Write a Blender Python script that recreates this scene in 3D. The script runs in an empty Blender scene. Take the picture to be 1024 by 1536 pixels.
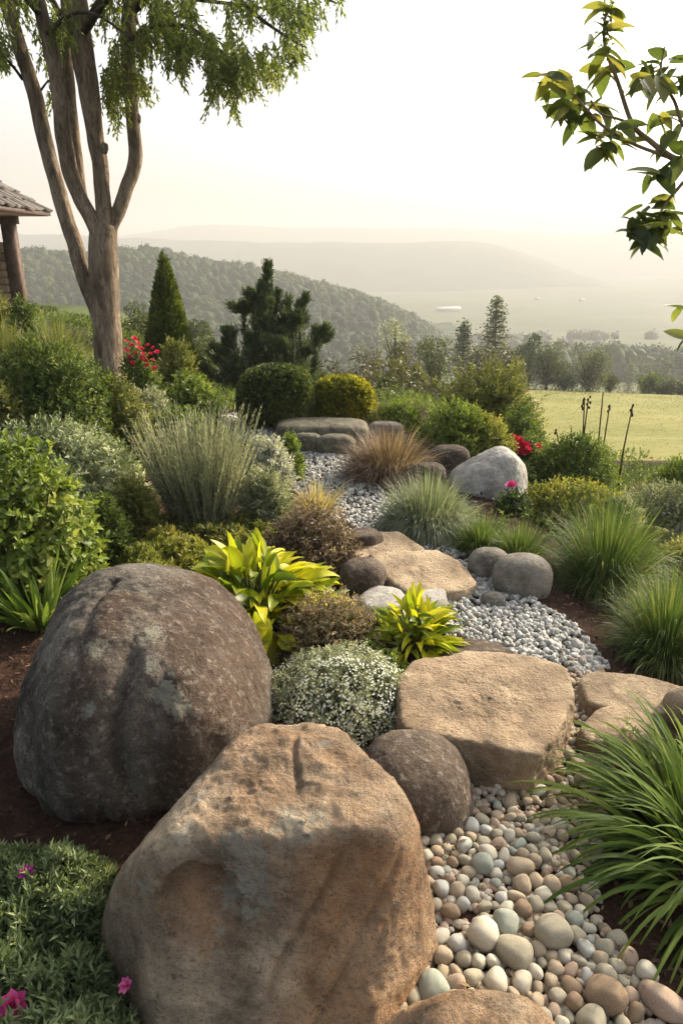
import bpy, bmesh, math, random
import numpy as np
from mathutils import Vector, Matrix

R = math.radians
C = bpy.context.scene.collection
SC = bpy.context.scene

# ------------------------------------------------------------------ camera
FPX, CX, CY, HORIZON, CAMZ = 1050.0, 512.0, 768.0, 372.0, 1.6
PITCH = math.atan((CY - HORIZON) / FPX)
cam_d = bpy.data.cameras.new('camera')
cam = bpy.data.objects.new('camera', cam_d)
C.objects.link(cam)
cam.location = (0, 0, CAMZ)
cam.rotation_euler = (math.pi / 2 - PITCH, 0, 0)
cam_d.sensor_fit = 'VERTICAL'
cam_d.angle = 2 * math.atan(768.0 / FPX)
cam_d.clip_start = 0.02
cam_d.clip_end = 6000
SC.camera = cam
SC.render.resolution_x, SC.render.resolution_y = 682, 1024

# ------------------------------------------------------------------ world, sun, exposure
SUN_AZ, SUN_EL = R(50), R(26)
world = bpy.data.worlds.new('World')
SC.world = world
world.use_nodes = True
wn, wl = world.node_tree.nodes, world.node_tree.links
bg = wn['Background']
sky = wn.new('ShaderNodeTexSky')
sky.sky_type = 'NISHITA'
sky.sun_disc = False
sky.sun_elevation = SUN_EL
sky.sun_rotation = SUN_AZ
sky.air_density = 0.8
sky.dust_density = 7.0
sky.ozone_density = 0.4
hs = wn.new('ShaderNodeHueSaturation')
hs.inputs['Saturation'].default_value = 0.5
wl.new(sky.outputs[0], hs.inputs['Color'])
wl.new(hs.outputs[0], bg.inputs['Color'])
bg.inputs['Strength'].default_value = 0.15
sun_d = bpy.data.lights.new('sun', 'SUN')
sun_d.energy = 3.1
sun_d.angle = R(2.0)
sun_d.color = (1.0, 0.81, 0.57)
sun = bpy.data.objects.new('sun', sun_d)
C.objects.link(sun)
sdir = Vector((math.sin(SUN_AZ) * math.cos(SUN_EL), math.cos(SUN_AZ) * math.cos(SUN_EL), math.sin(SUN_EL)))
sun.rotation_euler = sdir.to_track_quat('Z', 'Y').to_euler()
sun.location = (30, 30, 20)
vs = SC.view_settings
vs.view_transform = 'Standard'
vs.look = 'None'
vs.exposure = 1.5
vs.gamma = 1.0
SC.cycles.max_bounces = 6
SC.cycles.diffuse_bounces = 4
SC.cycles.glossy_bounces = 2
SC.cycles.transmission_bounces = 3
SC.cycles.volume_bounces = 0
SC.cycles.transparent_max_bounces = 4
SC.cycles.caustics_reflective = False
SC.cycles.caustics_refractive = False

# ------------------------------------------------------------------ small maths
_prng = np.random.default_rng(7)
_PERM = _prng.permutation(256)
_PERM = np.concatenate([_PERM, _PERM, _PERM])
_GR = _prng.normal(size=(256, 3))
_GR /= np.linalg.norm(_GR, axis=1, keepdims=True)


def pnoise(p):
    p = np.asarray(p, float)
    i = np.floor(p).astype(int)
    f = p - i
    u = f * f * f * (f * (f * 6 - 15) + 10)
    i &= 255
    out = 0
    for dx in (0, 1):
        wx = u[:, 0] if dx else 1 - u[:, 0]
        for dy in (0, 1):
            wy = u[:, 1] if dy else 1 - u[:, 1]
            for dz in (0, 1):
                wz = u[:, 2] if dz else 1 - u[:, 2]
                h = _PERM[_PERM[_PERM[(i[:, 0] + dx) & 255] + ((i[:, 1] + dy) & 255)] + ((i[:, 2] + dz) & 255)]
                g = _GR[h & 255]
                d = g[:, 0] * (f[:, 0] - dx) + g[:, 1] * (f[:, 1] - dy) + g[:, 2] * (f[:, 2] - dz)
                out = out + wx * wy * wz * d
    return out * 1.4


def fbm(p, octv=4, gain=0.5, ridge=False):
    a, s, t = 1.0, 0.0, 0.0
    p = np.asarray(p, float)
    for k in range(octv):
        n = pnoise(p + 17.3 * k)
        if ridge:
            n = 1 - 2 * np.abs(n)
        s = s + a * n
        t += a
        a *= gain
        p = p * 2.03
    return s / t


def nrm(v):
    return v / np.maximum(np.linalg.norm(v, axis=-1, keepdims=True), 1e-9)


def sstep(a, b, x):
    t = np.clip((x - a) / (b - a), 0, 1)
    return t * t * (3 - 2 * t)


# ------------------------------------------------------------------ terrain
_PY = np.array([-400, 0, 7, 10, 14, 25, 40, 50, 58, 66, 80, 120, 250, 600, 4000], float)
_PZ = np.array([0, 0, -.05, -.45, -1.7, -4.7, -6.5, -7.5, -8.6, -10.4, -15, -25, -41, -60, -64], float)


def H(x, y):
    x = np.asarray(x, float)
    y = np.asarray(y, float)
    z = np.interp(y, _PY, _PZ)
    # left bank
    bank = 0.55 * sstep(-0.9, -3.4, x) * sstep(0.5, 3.5, y) * (1 - sstep(13, 30, y))
    bank = bank + 0.15 * sstep(-3.0, -7.0, x) * sstep(2, 8, y) * (1 - sstep(20, 40, y))
    # the bank holds the level further out on the left
    keep = sstep(-1.5, -4.5, x) * (1 - np.where(x < -5.2, sstep(16.5, 24, y), sstep(10.5, 17, y))) * sstep(6, 9, y)
    z = z * (1 - 0.92 * keep) + bank
    # right of the path the garden drops away
    z = z - 0.75 * sstep(1.15, 3.6, x) * sstep(1.5, 4.0, y) * (1 - sstep(12, 30, y)) - 0.15 * sstep(0.9, 1.6, x) * sstep(0.8, 2.2, y) * (1 - sstep(12, 30, y))
    # meadow rolls
    z = z - .045 * np.clip(x, 0, 60) * sstep(22, 45, y) * (1 - sstep(90, 200, y))
    far = sstep(60, 110, y)
    z = z + far * (0.5 * np.sin(x * .045 + 1.0) * np.sin(y * .03) + 0.25 * np.sin(x * .11 + y * .06))
    vf = sstep(180, 500, y)
    z = z + vf * 3.0 * np.sin(x * .011 + .7) * np.sin(y * .009)
    return z


def ray(u, v):
    cp, sp = math.cos(PITCH), math.sin(PITCH)
    a, b = (u - CX) / FPX, (CY - v) / FPX
    return np.array([a, cp + b * sp, -sp + b * cp])


def at_y(u, v, y):
    d = ray(u, v)
    t = y / d[1]
    return np.array([d[0] * t, y, CAMZ + d[2] * t])


def at_z(u, v, z):
    d = ray(u, v)
    t = (z - CAMZ) / d[2]
    return np.array([d[0] * t, d[1] * t, z])


def ground(u, v):
    d = ray(u, v)
    t = np.concatenate([np.linspace(.5, 40, 4000), np.linspace(40, 900, 4000)])
    p = d[None] * t[:, None]
    below = (CAMZ + p[:, 2]) < H(p[:, 0], p[:, 1])
    k = int(np.argmax(below)) if below.any() else len(t) - 1
    q = p[k]
    return np.array([q[0], q[1], float(H(q[0], q[1]))])


def depth(p):
    return p[1] * math.cos(PITCH) - (p[2] - CAMZ) * math.sin(PITCH)


def mpp(p):
    return depth(p) / FPX


def project(P):
    P = np.atleast_2d(P)
    cp, sp = math.cos(PITCH), math.sin(PITCH)
    z = P[:, 2] - CAMZ
    dep = P[:, 1] * cp - z * sp
    up = P[:, 1] * sp + z * cp
    return CX + FPX * P[:, 0] / dep, CY - FPX * up / dep, dep


def in_poly(px, py, poly):
    poly = np.asarray(poly)
    r = np.zeros(len(px), bool)
    j = len(poly) - 1
    for i in range(len(poly)):
        xi, yi, xj, yj = poly[i][0], poly[i][1], poly[j][0], poly[j][1]
        c = ((yi > py) != (yj > py)) & (px < (xj - xi) * (py - yi) / (yj - yi + 1e-12) + xi)
        r ^= c
        j = i
    return r


# ------------------------------------------------------------------ object helpers
def mesh_from(name, V, F, rnd=None, smooth=False, extra=None):
    V = np.ascontiguousarray(V, np.float32)
    F = np.ascontiguousarray(F, np.int32)
    k = F.shape[1]
    me = bpy.data.meshes.new(name)
    me.vertices.add(len(V))
    me.vertices.foreach_set('co', V.ravel())
    me.loops.add(F.size)
    me.loops.foreach_set('vertex_index', F.ravel())
    me.polygons.add(len(F))
    me.polygons.foreach_set('loop_start', np.arange(0, F.size, k, dtype=np.int32))
    if smooth:
        me.polygons.foreach_set('use_smooth', np.ones(len(F), bool))
    me.update(calc_edges=True)
    for nm, arr in ((('rnd', rnd),) if rnd is not None else ()) + tuple((extra or {}).items()):
        at = me.attributes.new(nm, 'FLOAT', 'POINT')
        at.data.foreach_set('value', np.ascontiguousarray(arr, np.float32))
    return me


def link(name, me, mat, loc=(0, 0, 0), parent=None, rot=None):
    o = bpy.data.objects.new(name, me)
    C.objects.link(o)
    if mat is not None and me is not None and not me.materials:
        me.materials.append(mat)
    o.location = loc
    if rot is not None:
        o.rotation_euler = rot
    if parent is not None:
        o.parent = parent
    return o


def tag(o, label=None, cat=None, group=None, kind=None):
    if label:
        o['label'] = label
    if cat:
        o['category'] = cat
    if group:
        o['group'] = group
    if kind:
        o['kind'] = kind
    return o


def empty(name, loc):
    o = bpy.data.objects.new(name, None)
    C.objects.link(o)
    o.empty_display_size = .1
    o.location = loc
    return o


class Geo:
    def __init__(s):
        s.V, s.F, s.R, s.n = [], [], [], 0

    def add(s, V, F, rnd):
        V = np.asarray(V, float).reshape(-1, 3)
        s.V.append(V)
        s.F.append(np.asarray(F, int) + s.n)
        s.R.append(np.broadcast_to(np.asarray(rnd, float), (len(V),)))
        s.n += len(V)

    def mesh(s, name, smooth=False):
        return mesh_from(name, np.concatenate(s.V), np.concatenate(s.F), np.concatenate(s.R), smooth)


def g_leaves(g, base, d, up, L, W, fold=.25, curl=.15, rnd=None, rng=None, hexa=False):
    n = len(base)
    d = nrm(d)
    side = nrm(np.cross(d, up))
    u = np.cross(side, d)
    L = np.broadcast_to(L, (n,))[:, None]
    W = np.broadcast_to(W, (n,))[:, None]
    if rnd is None:
        rnd = rng.random(n)
    if not hexa:
        v = np.stack([base, base + d * L * .45 + side * W * .5 + u * W * fold, base + d * L - u * curl * L,
                      base + d * L * .45 - side * W * .5 + u * W * fold], 1)
        f = np.array([[0, 1, 2], [0, 2, 3]])
        k = 4
    else:
        v = np.stack([base,
                      base + d * L * .28 + side * W * .42 + u * W * fold * .8,
                      base + d * L * .66 + side * W * .40 + u * (W * fold * .8 - curl * .35 * L),
                      base + d * L - u * curl * L,
                      base + d * L * .66 - side * W * .40 + u * (W * fold * .8 - curl * .35 * L),
                      base + d * L * .28 - side * W * .42 + u * W * fold * .8,
                      base + d * L * .5 - u * curl * .2 * L], 1)
        f = np.array([[0, 1, 6], [1, 2, 6], [2, 3, 6], [3, 4, 6], [4, 5, 6], [5, 0, 6]])
        k = 7
    F = (f[None] + (np.arange(n) * k)[:, None, None]).reshape(-1, 3)
    g.add(v.reshape(-1, 3), F, np.repeat(rnd, k))


def g_sprigs(g, pos, d, m, slen, L, W, ang=.9, rng=None, curl=.2, fold=.25, hexa=False, jit=.35, spread=.15):
    n = len(pos)
    d = nrm(d)
    a = nrm(np.cross(d, nrm(rng.normal(size=(n, 3)))))
    b = np.cross(d, a)
    j = np.arange(m)
    t = (j + .4) / m
    phi = j * 2.399 + rng.random((n, 1)) * 6.28
    slen = np.broadcast_to(slen, (n,))
    base = pos[:, None] + d[:, None] * (slen[:, None] * t[None])[..., None]
    al = ang * (1.15 - .75 * t)[None] * (1 + rng.normal(size=(n, m)) * .2)
    perp = a[:, None] * np.cos(phi)[..., None] + b[:, None] * np.sin(phi)[..., None]
    ld = d[:, None] * np.cos(al)[..., None] + perp * np.sin(al)[..., None]
    up = d[:, None] * np.sin(al)[..., None] - perp * np.cos(al)[..., None]
    up = up + rng.normal(size=up.shape) * jit
    ld = ld + rng.normal(size=ld.shape) * .15
    sc = (1 + rng.normal(size=(n, m)) * .2) * (1.05 - .35 * t)[None]
    sc = np.clip(sc, .4, 1.5)
    r = np.clip(rng.random((n, 1)) * (1 - spread) + rng.random((n, m)) * spread + .12 * (t[None] - .5), 0, 1)
    g_leaves(g, base.reshape(-1, 3), ld.reshape(-1, 3), up.reshape(-1, 3), (L * sc).ravel(), (W * sc).ravel(), fold, curl, r.ravel(), hexa=hexa)


def g_blades(g, base, d, L, W, droop, seg=5, rng=None, fold=0.0, rnd=None, tip=.75, twist=None, lance=False):
    """arching strips; W and L per blade"""
    n = len(base)
    d = nrm(d)
    L = np.broadcast_to(L, (n,))
    W = np.broadcast_to(W, (n,))
    droop = np.broadcast_to(droop, (n,))
    horiz = np.stack([-d[:, 1], d[:, 0], np.zeros(n)], 1)
    hz = np.linalg.norm(horiz, axis=1, keepdims=True)
    horiz = np.where(hz < .05, np.array([[1., 0, 0]]), horiz / np.maximum(hz, 1e-6))
    ang = rng.normal(size=n) * .5 if twist is None else rng.normal(size=n) * twist
    oth = np.cross(d, horiz)
    side = nrm(horiz * np.cos(ang)[:, None] + oth * np.sin(ang)[:, None])
    if rnd is None:
        rnd = rng.random(n)
    p = base.copy()
    rows = []
    cur = d.copy()
    for j in range(seg + 1):
        t = j / seg
        if lance:
            w = W * (math.sin(math.pi * min(1, .12 + .88 * t) ** .8)) ** .8 if t < 1 else W * .02
            w = np.maximum(w, W * .03)
        else:
            w = W * max(.04, min(1, .55 + 2.2 * t) * (1 - t ** 2.2) ** tip)
        sd = nrm(side - cur * np.sum(side * cur, 1, keepdims=True))
        upv = np.cross(sd, cur)
        upv = upv * np.where(upv[:, 2:] < 0, -1., 1.)
        if fold:
            rows.append(np.stack([p - sd * w[:, None] * .5 + upv * w[:, None] * fold, p, p + sd * w[:, None] * .5 + upv * w[:, None] * fold], 1))
        else:
            rows.append(np.stack([p - sd * w[:, None] * .5, p + sd * w[:, None] * .5], 1))
        p = p + cur * (L / seg)[:, None]
        cur = nrm(cur + np.array([[0, 0, -1.]]) * (droop * (.35 + 1.3 * t) / seg)[:, None])
    k = rows[0].shape[1]
    V = np.stack(rows, 1).reshape(n, -1, 3)
    f = []
    for j in range(seg):
        for c in range(k - 1):
            a0 = j * k + c
            f += [[a0, a0 + 1, a0 + k + 1], [a0, a0 + k + 1, a0 + k]]
    F = (np.array(f)[None] + (np.arange(n) * V.shape[1])[:, None, None]).reshape(-1, 3)
    g.add(V.reshape(-1, 3), F, np.repeat(rnd, V.shape[1]))


def g_tube(g, pts, rad, sides=8, rnd=.5, lump=0.0, seed=0):
    pts = np.asarray(pts, float)
    n = len(pts)
    rad = np.broadcast_to(rad, (n,))
    tan = nrm(np.gradient(pts, axis=0))
    ref = np.array([0.13, 0.9, 0.1])
    a = nrm(np.cross(tan, ref))
    b = np.cross(tan, a)
    th = np.linspace(0, 2 * math.pi, sides, endpoint=False)
    ring = a[:, None] * np.cos(th)[None, :, None] + b[:, None] * np.sin(th)[None, :, None]
    rr = rad[:, None] * np.ones(sides)[None]
    if lump:
        rr = rr * (1 + lump * fbm((pts[:, None] * 5 + ring * .8 + seed).reshape(-1, 3), 3).reshape(n, sides))
    V = pts[:, None] + ring * rr[..., None]
    V = np.concatenate([V.reshape(-1, 3), pts[:1], pts[-1:]])
    F = []
    for i in range(n - 1):
        for j in range(sides):
            j2 = (j + 1) % sides
            F += [[i * sides + j, i * sides + j2, (i + 1) * sides + j2], [i * sides + j, (i + 1) * sides + j2, (i + 1) * sides + j]]
    e = n * sides
    for j in range(sides):
        j2 = (j + 1) % sides
        F += [[e, j2, j], [e + 1, (n - 1) * sides + j, (n - 1) * sides + j2]]
    g.add(V, F, rnd)


def smooth_path(pts, k=6):
    """Catmull-Rom through points (rows may carry extra columns such as a radius)"""
    P = np.asarray(pts, float)
    P = np.vstack([2 * P[0] - P[1], P, 2 * P[-1] - P[-2]])
    out = []
    for i in range(1, len(P) - 2):
        for t in np.linspace(0, 1, k, endpoint=False):
            a, b, c, d = P[i - 1], P[i], P[i + 1], P[i + 2]
            out.append(.5 * (2 * b + (c - a) * t + (2 * a - 5 * b + 4 * c - d) * t * t + (3 * b - a - 3 * c + d) * t ** 3))
    out.append(P[-2])
    return np.array(out)


# ------------------------------------------------------------------ materials
def newmat(name):
    m = bpy.data.materials.new(name)
    m.use_nodes = True
    nt = m.node_tree
    nt.nodes.clear()
    out = nt.nodes.new('ShaderNodeOutputMaterial')
    return m, nt.nodes, nt.links, out


def ramp(nodes, stops):
    r = nodes.new('ShaderNodeValToRGB')
    e = r.color_ramp.elements
    while len(e) < len(stops):
        e.new(.5)
    for i, (p, c) in enumerate(stops):
        e[i].position = p
        e[i].color = (*c, 1)
    return r


def tnoise(nodes, links, vec, scale, detail=4, rough=.55, dist=0.0):
    n = nodes.new('ShaderNodeTexNoise')
    n.inputs['Scale'].default_value = scale
    n.inputs['Detail'].default_value = detail
    n.inputs['Roughness'].default_value = rough
    n.inputs['Distortion'].default_value = dist
    if vec is not None:
        links.new(vec, n.inputs['Vector'])
    return n.outputs['Fac']


def mth(nodes, links, op, a, b=None, c=None, clamp=False):
    m = nodes.new('ShaderNodeMath')
    m.operation = op
    m.use_clamp = clamp
    for i, x in enumerate((a, b, c)):
        if x is None:
            continue
        if isinstance(x, (int, float)):
            m.inputs[i].default_value = x
        else:
            links.new(x, m.inputs[i])
    return m.outputs[0]


def mixc(nodes, links, fac, a, b, mode='MIX'):
    m = nodes.new('ShaderNodeMix')
    m.data_type = 'RGBA'
    m.blend_type = mode
    for key, x in ((0, fac), (6, a), (7, b)):
        if isinstance(x, (int, float)):
            m.inputs[key].default_value = x
        elif isinstance(x, tuple):
            m.inputs[key].default_value = (*x, 1)
        else:
            links.new(x, m.inputs[key])
    return m.outputs[2]


def leafmat(name, cols, trans=.35, rough=.55, spec=.3, patch=2.5, tcol=1.25):
    m, N, L, out = newmat(name)
    at = N.new('ShaderNodeAttribute')
    at.attribute_name = 'rnd'
    tc = N.new('ShaderNodeTexCoord')
    nz = tnoise(N, L, tc.outputs['Object'], patch, 3)
    f = mth(N, L, 'MULTIPLY_ADD', at.outputs['Fac'], .7, mth(N, L, 'MULTIPLY_ADD', nz, 1.4, -.55), clamp=True)
    k = len(cols)
    rp = ramp(N, [((i + .3) / (k - .4), c) for i, c in enumerate(cols)])
    L.new(f, rp.inputs[0])
    p = N.new('ShaderNodeBsdfPrincipled')
    p.inputs['Roughness'].default_value = rough
    p.inputs['Specular IOR Level'].default_value = spec
    L.new(rp.outputs[0], p.inputs['Base Color'])
    t = N.new('ShaderNodeBsdfTranslucent')
    tm = mixc(N, L, 1.0, rp.outputs[0], (tcol, tcol * 1.02, tcol * .55), 'MULTIPLY')
    L.new(tm, t.inputs['Color'])
    mx = N.new('ShaderNodeMixShader')
    mx.inputs[0].default_value = trans
    L.new(p.outputs[0], mx.inputs[1])
    L.new(t.outputs[0], mx.inputs[2])
    L.new(mx.outputs[0], out.inputs['Surface'])
    return m


def barkmat(name, a, b, c, sc=(9, 9, 1.6), bump=.5):
    m, N, L, out = newmat(name)
    tc = N.new('ShaderNodeTexCoord')
    mp = N.new('ShaderNodeMapping')
    mp.inputs['Scale'].default_value = sc
    L.new(tc.outputs['Object'], mp.inputs[0])
    n1 = tnoise(N, L, mp.outputs[0], 1.6, 7, .65, .6)
    n2 = tnoise(N, L, tc.outputs['Object'], 1.4, 4)
    rp = ramp(N, [(.36, a), (.5, b), (.64, c)])
    L.new(mth(N, L, 'MULTIPLY_ADD', n2, .5, mth(N, L, 'MULTIPLY', n1, .55)), rp.inputs[0])
    # peeled patches and dark fissures
    pc = ramp(N, [(.52, (0, 0, 0)), (.60, (1, 1, 1))])
    L.new(tnoise(N, L, mp.outputs[0], .7, 5, .7, .4), pc.inputs[0])
    fs_ = ramp(N, [(.36, (1, 1, 1)), (.45, (0, 0, 0))])
    L.new(tnoise(N, L, mp.outputs[0], 3.4, 4, .7, .8), fs_.inputs[0])
    bc = mixc(N, L, mth(N, L, 'MULTIPLY', pc.outputs[0], .55), rp.outputs[0], tuple(min(.6, q * 1.25) for q in c))
    bc = mixc(N, L, mth(N, L, 'MULTIPLY', fs_.outputs[0], .7), bc, a)
    p = N.new('ShaderNodeBsdfPrincipled')
    p.inputs['Roughness'].default_value = .9
    p.inputs['Specular IOR Level'].default_value = .15
    L.new(bc, p.inputs['Base Color'])
    bp = N.new('ShaderNodeBump')
    bp.inputs['Strength'].default_value = bump
    bp.inputs['Distance'].default_value = .05
    n3 = tnoise(N, L, mp.outputs[0], 5, 6, .7)
    L.new(mth(N, L, 'ADD', n1, mth(N, L, 'MULTIPLY', n3, .5)), bp.inputs['Height'])
    L.new(bp.outputs[0], p.inputs['Normal'])
    L.new(p.outputs[0], out.inputs['Surface'])
    return m


def rockmat(name, cols, lichen=(.33, .34, .27), lich_amt=.0, stretch=(1, 1, 1), scale=3.0, grain=.5, bump=.6, speck=(.05, .045, .04), top=None):
    m, N, L, out = newmat(name)
    tc = N.new('ShaderNodeTexCoord')
    ob = tc.outputs['Object']
    mp = N.new('ShaderNodeMapping')
    mp.inputs['Scale'].default_value = stretch
    L.new(ob, mp.inputs[0])
    n1 = tnoise(N, L, mp.outputs[0], scale, 8, .62, .5)
    k = len(cols)
    rp = ramp(N, [(.30 + .42 * i / (k - 1), c) for i, c in enumerate(cols)])
    L.new(n1, rp.inputs[0])
    col = rp.outputs[0]
    if top is not None:   # weathering colour, plus painted side shade on the step slab, carried by a stored per-vertex stain
        at = N.new('ShaderNodeAttribute')
        at.attribute_name = 'stain_shade'
        nn = tnoise(N, L, ob, scale * 3, 6, .65)
        f = mth(N, L, 'MULTIPLY_ADD', mth(N, L, 'SUBTRACT', nn, .5), .9, at.outputs['Fac'], clamp=True)
        col = mixc(N, L, f, col, mixc(N, L, .72, col, top))
    # grains: dark and pale minerals
    g1 = tnoise(N, L, ob, 130, 3, .75)
    g2 = tnoise(N, L, ob, 38, 5, .7)
    r1 = ramp(N, [(.38, (1, 1, 1)), (.47, (0, 0, 0))])
    L.new(g1, r1.inputs[0])
    col = mixc(N, L, mth(N, L, 'MULTIPLY', r1.outputs[0], grain), col, speck)
    r2 = ramp(N, [(.54, (0, 0, 0)), (.62, (1, 1, 1))])
    L.new(g2, r2.inputs[0])
    col = mixc(N, L, mth(N, L, 'MULTIPLY', r2.outputs[0], grain * .8), col, mixc(N, L, .6, col, (.48, .44, .37)))
    # soft dark mottling
    n4 = tnoise(N, L, ob, scale * 2.6, 6, .65)
    r4 = ramp(N, [(.35, (.55, .53, .51)), (.62, (1.2, 1.18, 1.15))])
    L.new(n4, r4.inputs[0])
    col = mixc(N, L, .8, col, r4.outputs[0], 'MULTIPLY')
    at2 = N.new('ShaderNodeAttribute')
    at2.attribute_name = 'lichen'
    ln = tnoise(N, L, ob, 42, 6, .8)
    lf = mth(N, L, 'MULTIPLY_ADD', mth(N, L, 'SUBTRACT', ln, .5), 3.4, at2.outputs['Fac'])
    lr = ramp(N, [(.42, (0, 0, 0)), (.56, (1, 1, 1))])
    L.new(lf, lr.inputs[0])
    col = mixc(N, L, mth(N, L, 'MULTIPLY', lr.outputs[0], .6), col, lichen)
    if lich_amt > 0:
        l2 = tnoise(N, L, ob, scale * 4.2, 6, .62, .3)
        l2r = ramp(N, [(.66 - lich_amt * .2, (0, 0, 0)), (.73 - lich_amt * .2, (1, 1, 1))])
        L.new(l2, l2r.inputs[0])
        col = mixc(N, L, mth(N, L, 'MULTIPLY', l2r.outputs[0], .55), col, lichen)
    p = N.new('ShaderNodeBsdfPrincipled')
    p.inputs['Roughness'].default_value = .88
    p.inputs['Specular IOR Level'].default_value = .2
    L.new(col, p.inputs['Base Color'])
    # small pits: scattered cells, dark at their bottoms and sunk in
    vo = N.new('ShaderNodeTexVoronoi')
    vo.inputs['Scale'].default_value = 34
    vo.inputs['Randomness'].default_value = 1
    wv = N.new('ShaderNodeVectorMath')
    wv.operation = 'ADD'
    L.new(ob, wv.inputs[0])
    nzc = N.new('ShaderNodeTexNoise')
    nzc.inputs['Scale'].default_value = 60
    L.new(ob, nzc.inputs['Vector'])
    sc_ = N.new('ShaderNodeVectorMath')
    sc_.operation = 'SCALE'
    sc_.inputs['Scale'].default_value = .03
    L.new(nzc.outputs['Color'], sc_.inputs[0])
    L.new(sc_.outputs[0], wv.inputs[1])
    L.new(wv.outputs[0], vo.inputs['Vector'])
    pr = ramp(N, [(.10, (1, 1, 1)), (.30, (0, 0, 0))])
    L.new(vo.outputs['Distance'], pr.inputs[0])
    pm = ramp(N, [(.52, (0, 0, 0)), (.62, (1, 1, 1))])
    L.new(tnoise(N, L, ob, 7, 4, .7), pm.inputs[0])
    pit = mth(N, L, 'MULTIPLY', pr.outputs[0], pm.outputs[0])
    col2 = mixc(N, L, mth(N, L, 'MULTIPLY', pit, .45), col, speck)
    L.new(col2, p.inputs['Base Color'])
    h = mth(N, L, 'ADD', mth(N, L, 'MULTIPLY', tnoise(N, L, ob, 14, 8, .7), 1.0), mth(N, L, 'MULTIPLY', tnoise(N, L, ob, 85, 5, .75), .7))
    h = mth(N, L, 'SUBTRACT', h, mth(N, L, 'MULTIPLY', pit, .35))
    bp = N.new('ShaderNodeBump')
    bp.inputs['Strength'].default_value = bump
    bp.inputs['Distance'].default_value = .045
    L.new(h, bp.inputs['Height'])
    L.new(bp.outputs[0], p.inputs['Normal'])
    L.new(p.outputs[0], out.inputs['Surface'])
    return m


def plainmat(name, cols, scale=20, rough=.7, bump=.2, dist=.004, spec=.3, detail=5):
    m, N, L, out = newmat(name)
    tc = N.new('ShaderNodeTexCoord')
    n = tnoise(N, L, tc.outputs['Object'], scale, detail, .6)
    k = len(cols)
    rp = ramp(N, [(.32 + .36 * i / max(1, k - 1), c) for i, c in enumerate(cols)])
    L.new(n, rp.inputs[0])
    p = N.new('ShaderNodeBsdfPrincipled')
    p.inputs['Roughness'].default_value = rough
    p.inputs['Specular IOR Level'].default_value = spec
    L.new(rp.outputs[0], p.inputs['Base Color'])
    bp = N.new('ShaderNodeBump')
    bp.inputs['Strength'].default_value = bump
    bp.inputs['Distance'].default_value = dist
    L.new(n, bp.inputs['Height'])
    L.new(bp.outputs[0], p.inputs['Normal'])
    L.new(p.outputs[0], out.inputs['Surface'])
    return m


def attrmat(name, cols, rough=.8, spec=.25, mottle=30, bump=.3):
    """colour from the stored per-piece random value (stones, chips)"""
    m, N, L, out = newmat(name)
    at = N.new('ShaderNodeAttribute')
    at.attribute_name = 'rnd'
    k = len(cols)
    rp = ramp(N, [(i / (k - 1), c) for i, c in enumerate(cols)])
    L.new(at.outputs['Fac'], rp.inputs[0])
    tc = N.new('ShaderNodeTexCoord')
    n = tnoise(N, L, tc.outputs['Object'], mottle, 5, .65)
    r2 = ramp(N, [(.3, (.7, .69, .67)), (.65, (1.1, 1.1, 1.1))])
    L.new(n, r2.inputs[0])
    col = mixc(N, L, .85, rp.outputs[0], r2.outputs[0], 'MULTIPLY')
    p = N.new('ShaderNodeBsdfPrincipled')
    p.inputs['Roughness'].default_value = rough
    p.inputs['Specular IOR Level'].default_value = spec
    L.new(col, p.inputs['Base Color'])
    bp = N.new('ShaderNodeBump')
    bp.inputs['Strength'].default_value = bump
    bp.inputs['Distance'].default_value = .004
    L.new(n, bp.inputs['Height'])
    L.new(bp.outputs[0], p.inputs['Normal'])
    L.new(p.outputs[0], out.inputs['Surface'])
    return m

# ------------------------------------------------------------------ ground
def poly_g(pts):
    return [tuple(ground(u, v)[:2]) for u, v in pts]


PEBBLE_POLY = poly_g([(628, 1235), (700, 1180), (738, 1150), (835, 1130), (852, 1060), (846, 1000), (862, 985), (905, 1003), (885, 1060),
                      (868, 1112), (905, 1140), (905, 1200), (900, 1260), (895, 1330), (905, 1390), (940, 1440), (1000, 1500), (1020, 1560), (1010, 1800), (340, 1800),
                      (400, 1560), (540, 1490), (600, 1430), (640, 1340)])
GRAVEL_POLYS = [poly_g(p) for p in (
    [(640, 930), (640, 880), (690, 860), (740, 862), (790, 895), (860, 940), (912, 1003), (872, 1015), (830, 1000), (770, 990), (720, 985), (670, 960)],
    [(630, 830), (632, 812), (668, 818), (705, 838), (745, 868), (760, 890), (690, 895), (640, 860)],
    [(425, 700), (440, 664), (478, 668), (520, 682), (552, 715), (588, 755), (612, 805), (600, 830), (530, 812), (495, 780), (462, 748), (420, 735)],
    [(322, 628), (365, 620), (410, 634), (448, 664), (430, 700), (385, 668), (350, 662), (318, 652)],
    [(520, 925), (540, 865), (580, 860), (640, 880), (650, 920)])]


def axis(lo, hi, step, far_lo, far_hi, g=1.09):
    a = list(np.arange(lo, hi + 1e-6, step))
    s = step
    while a[-1] < far_hi:
        s *= g
        a.append(min(a[-1] + s, far_hi))
    s = step
    while a[0] > far_lo:
        s *= g
        a.insert(0, max(a[0] - s, far_lo))
    return np.array(a)


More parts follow.
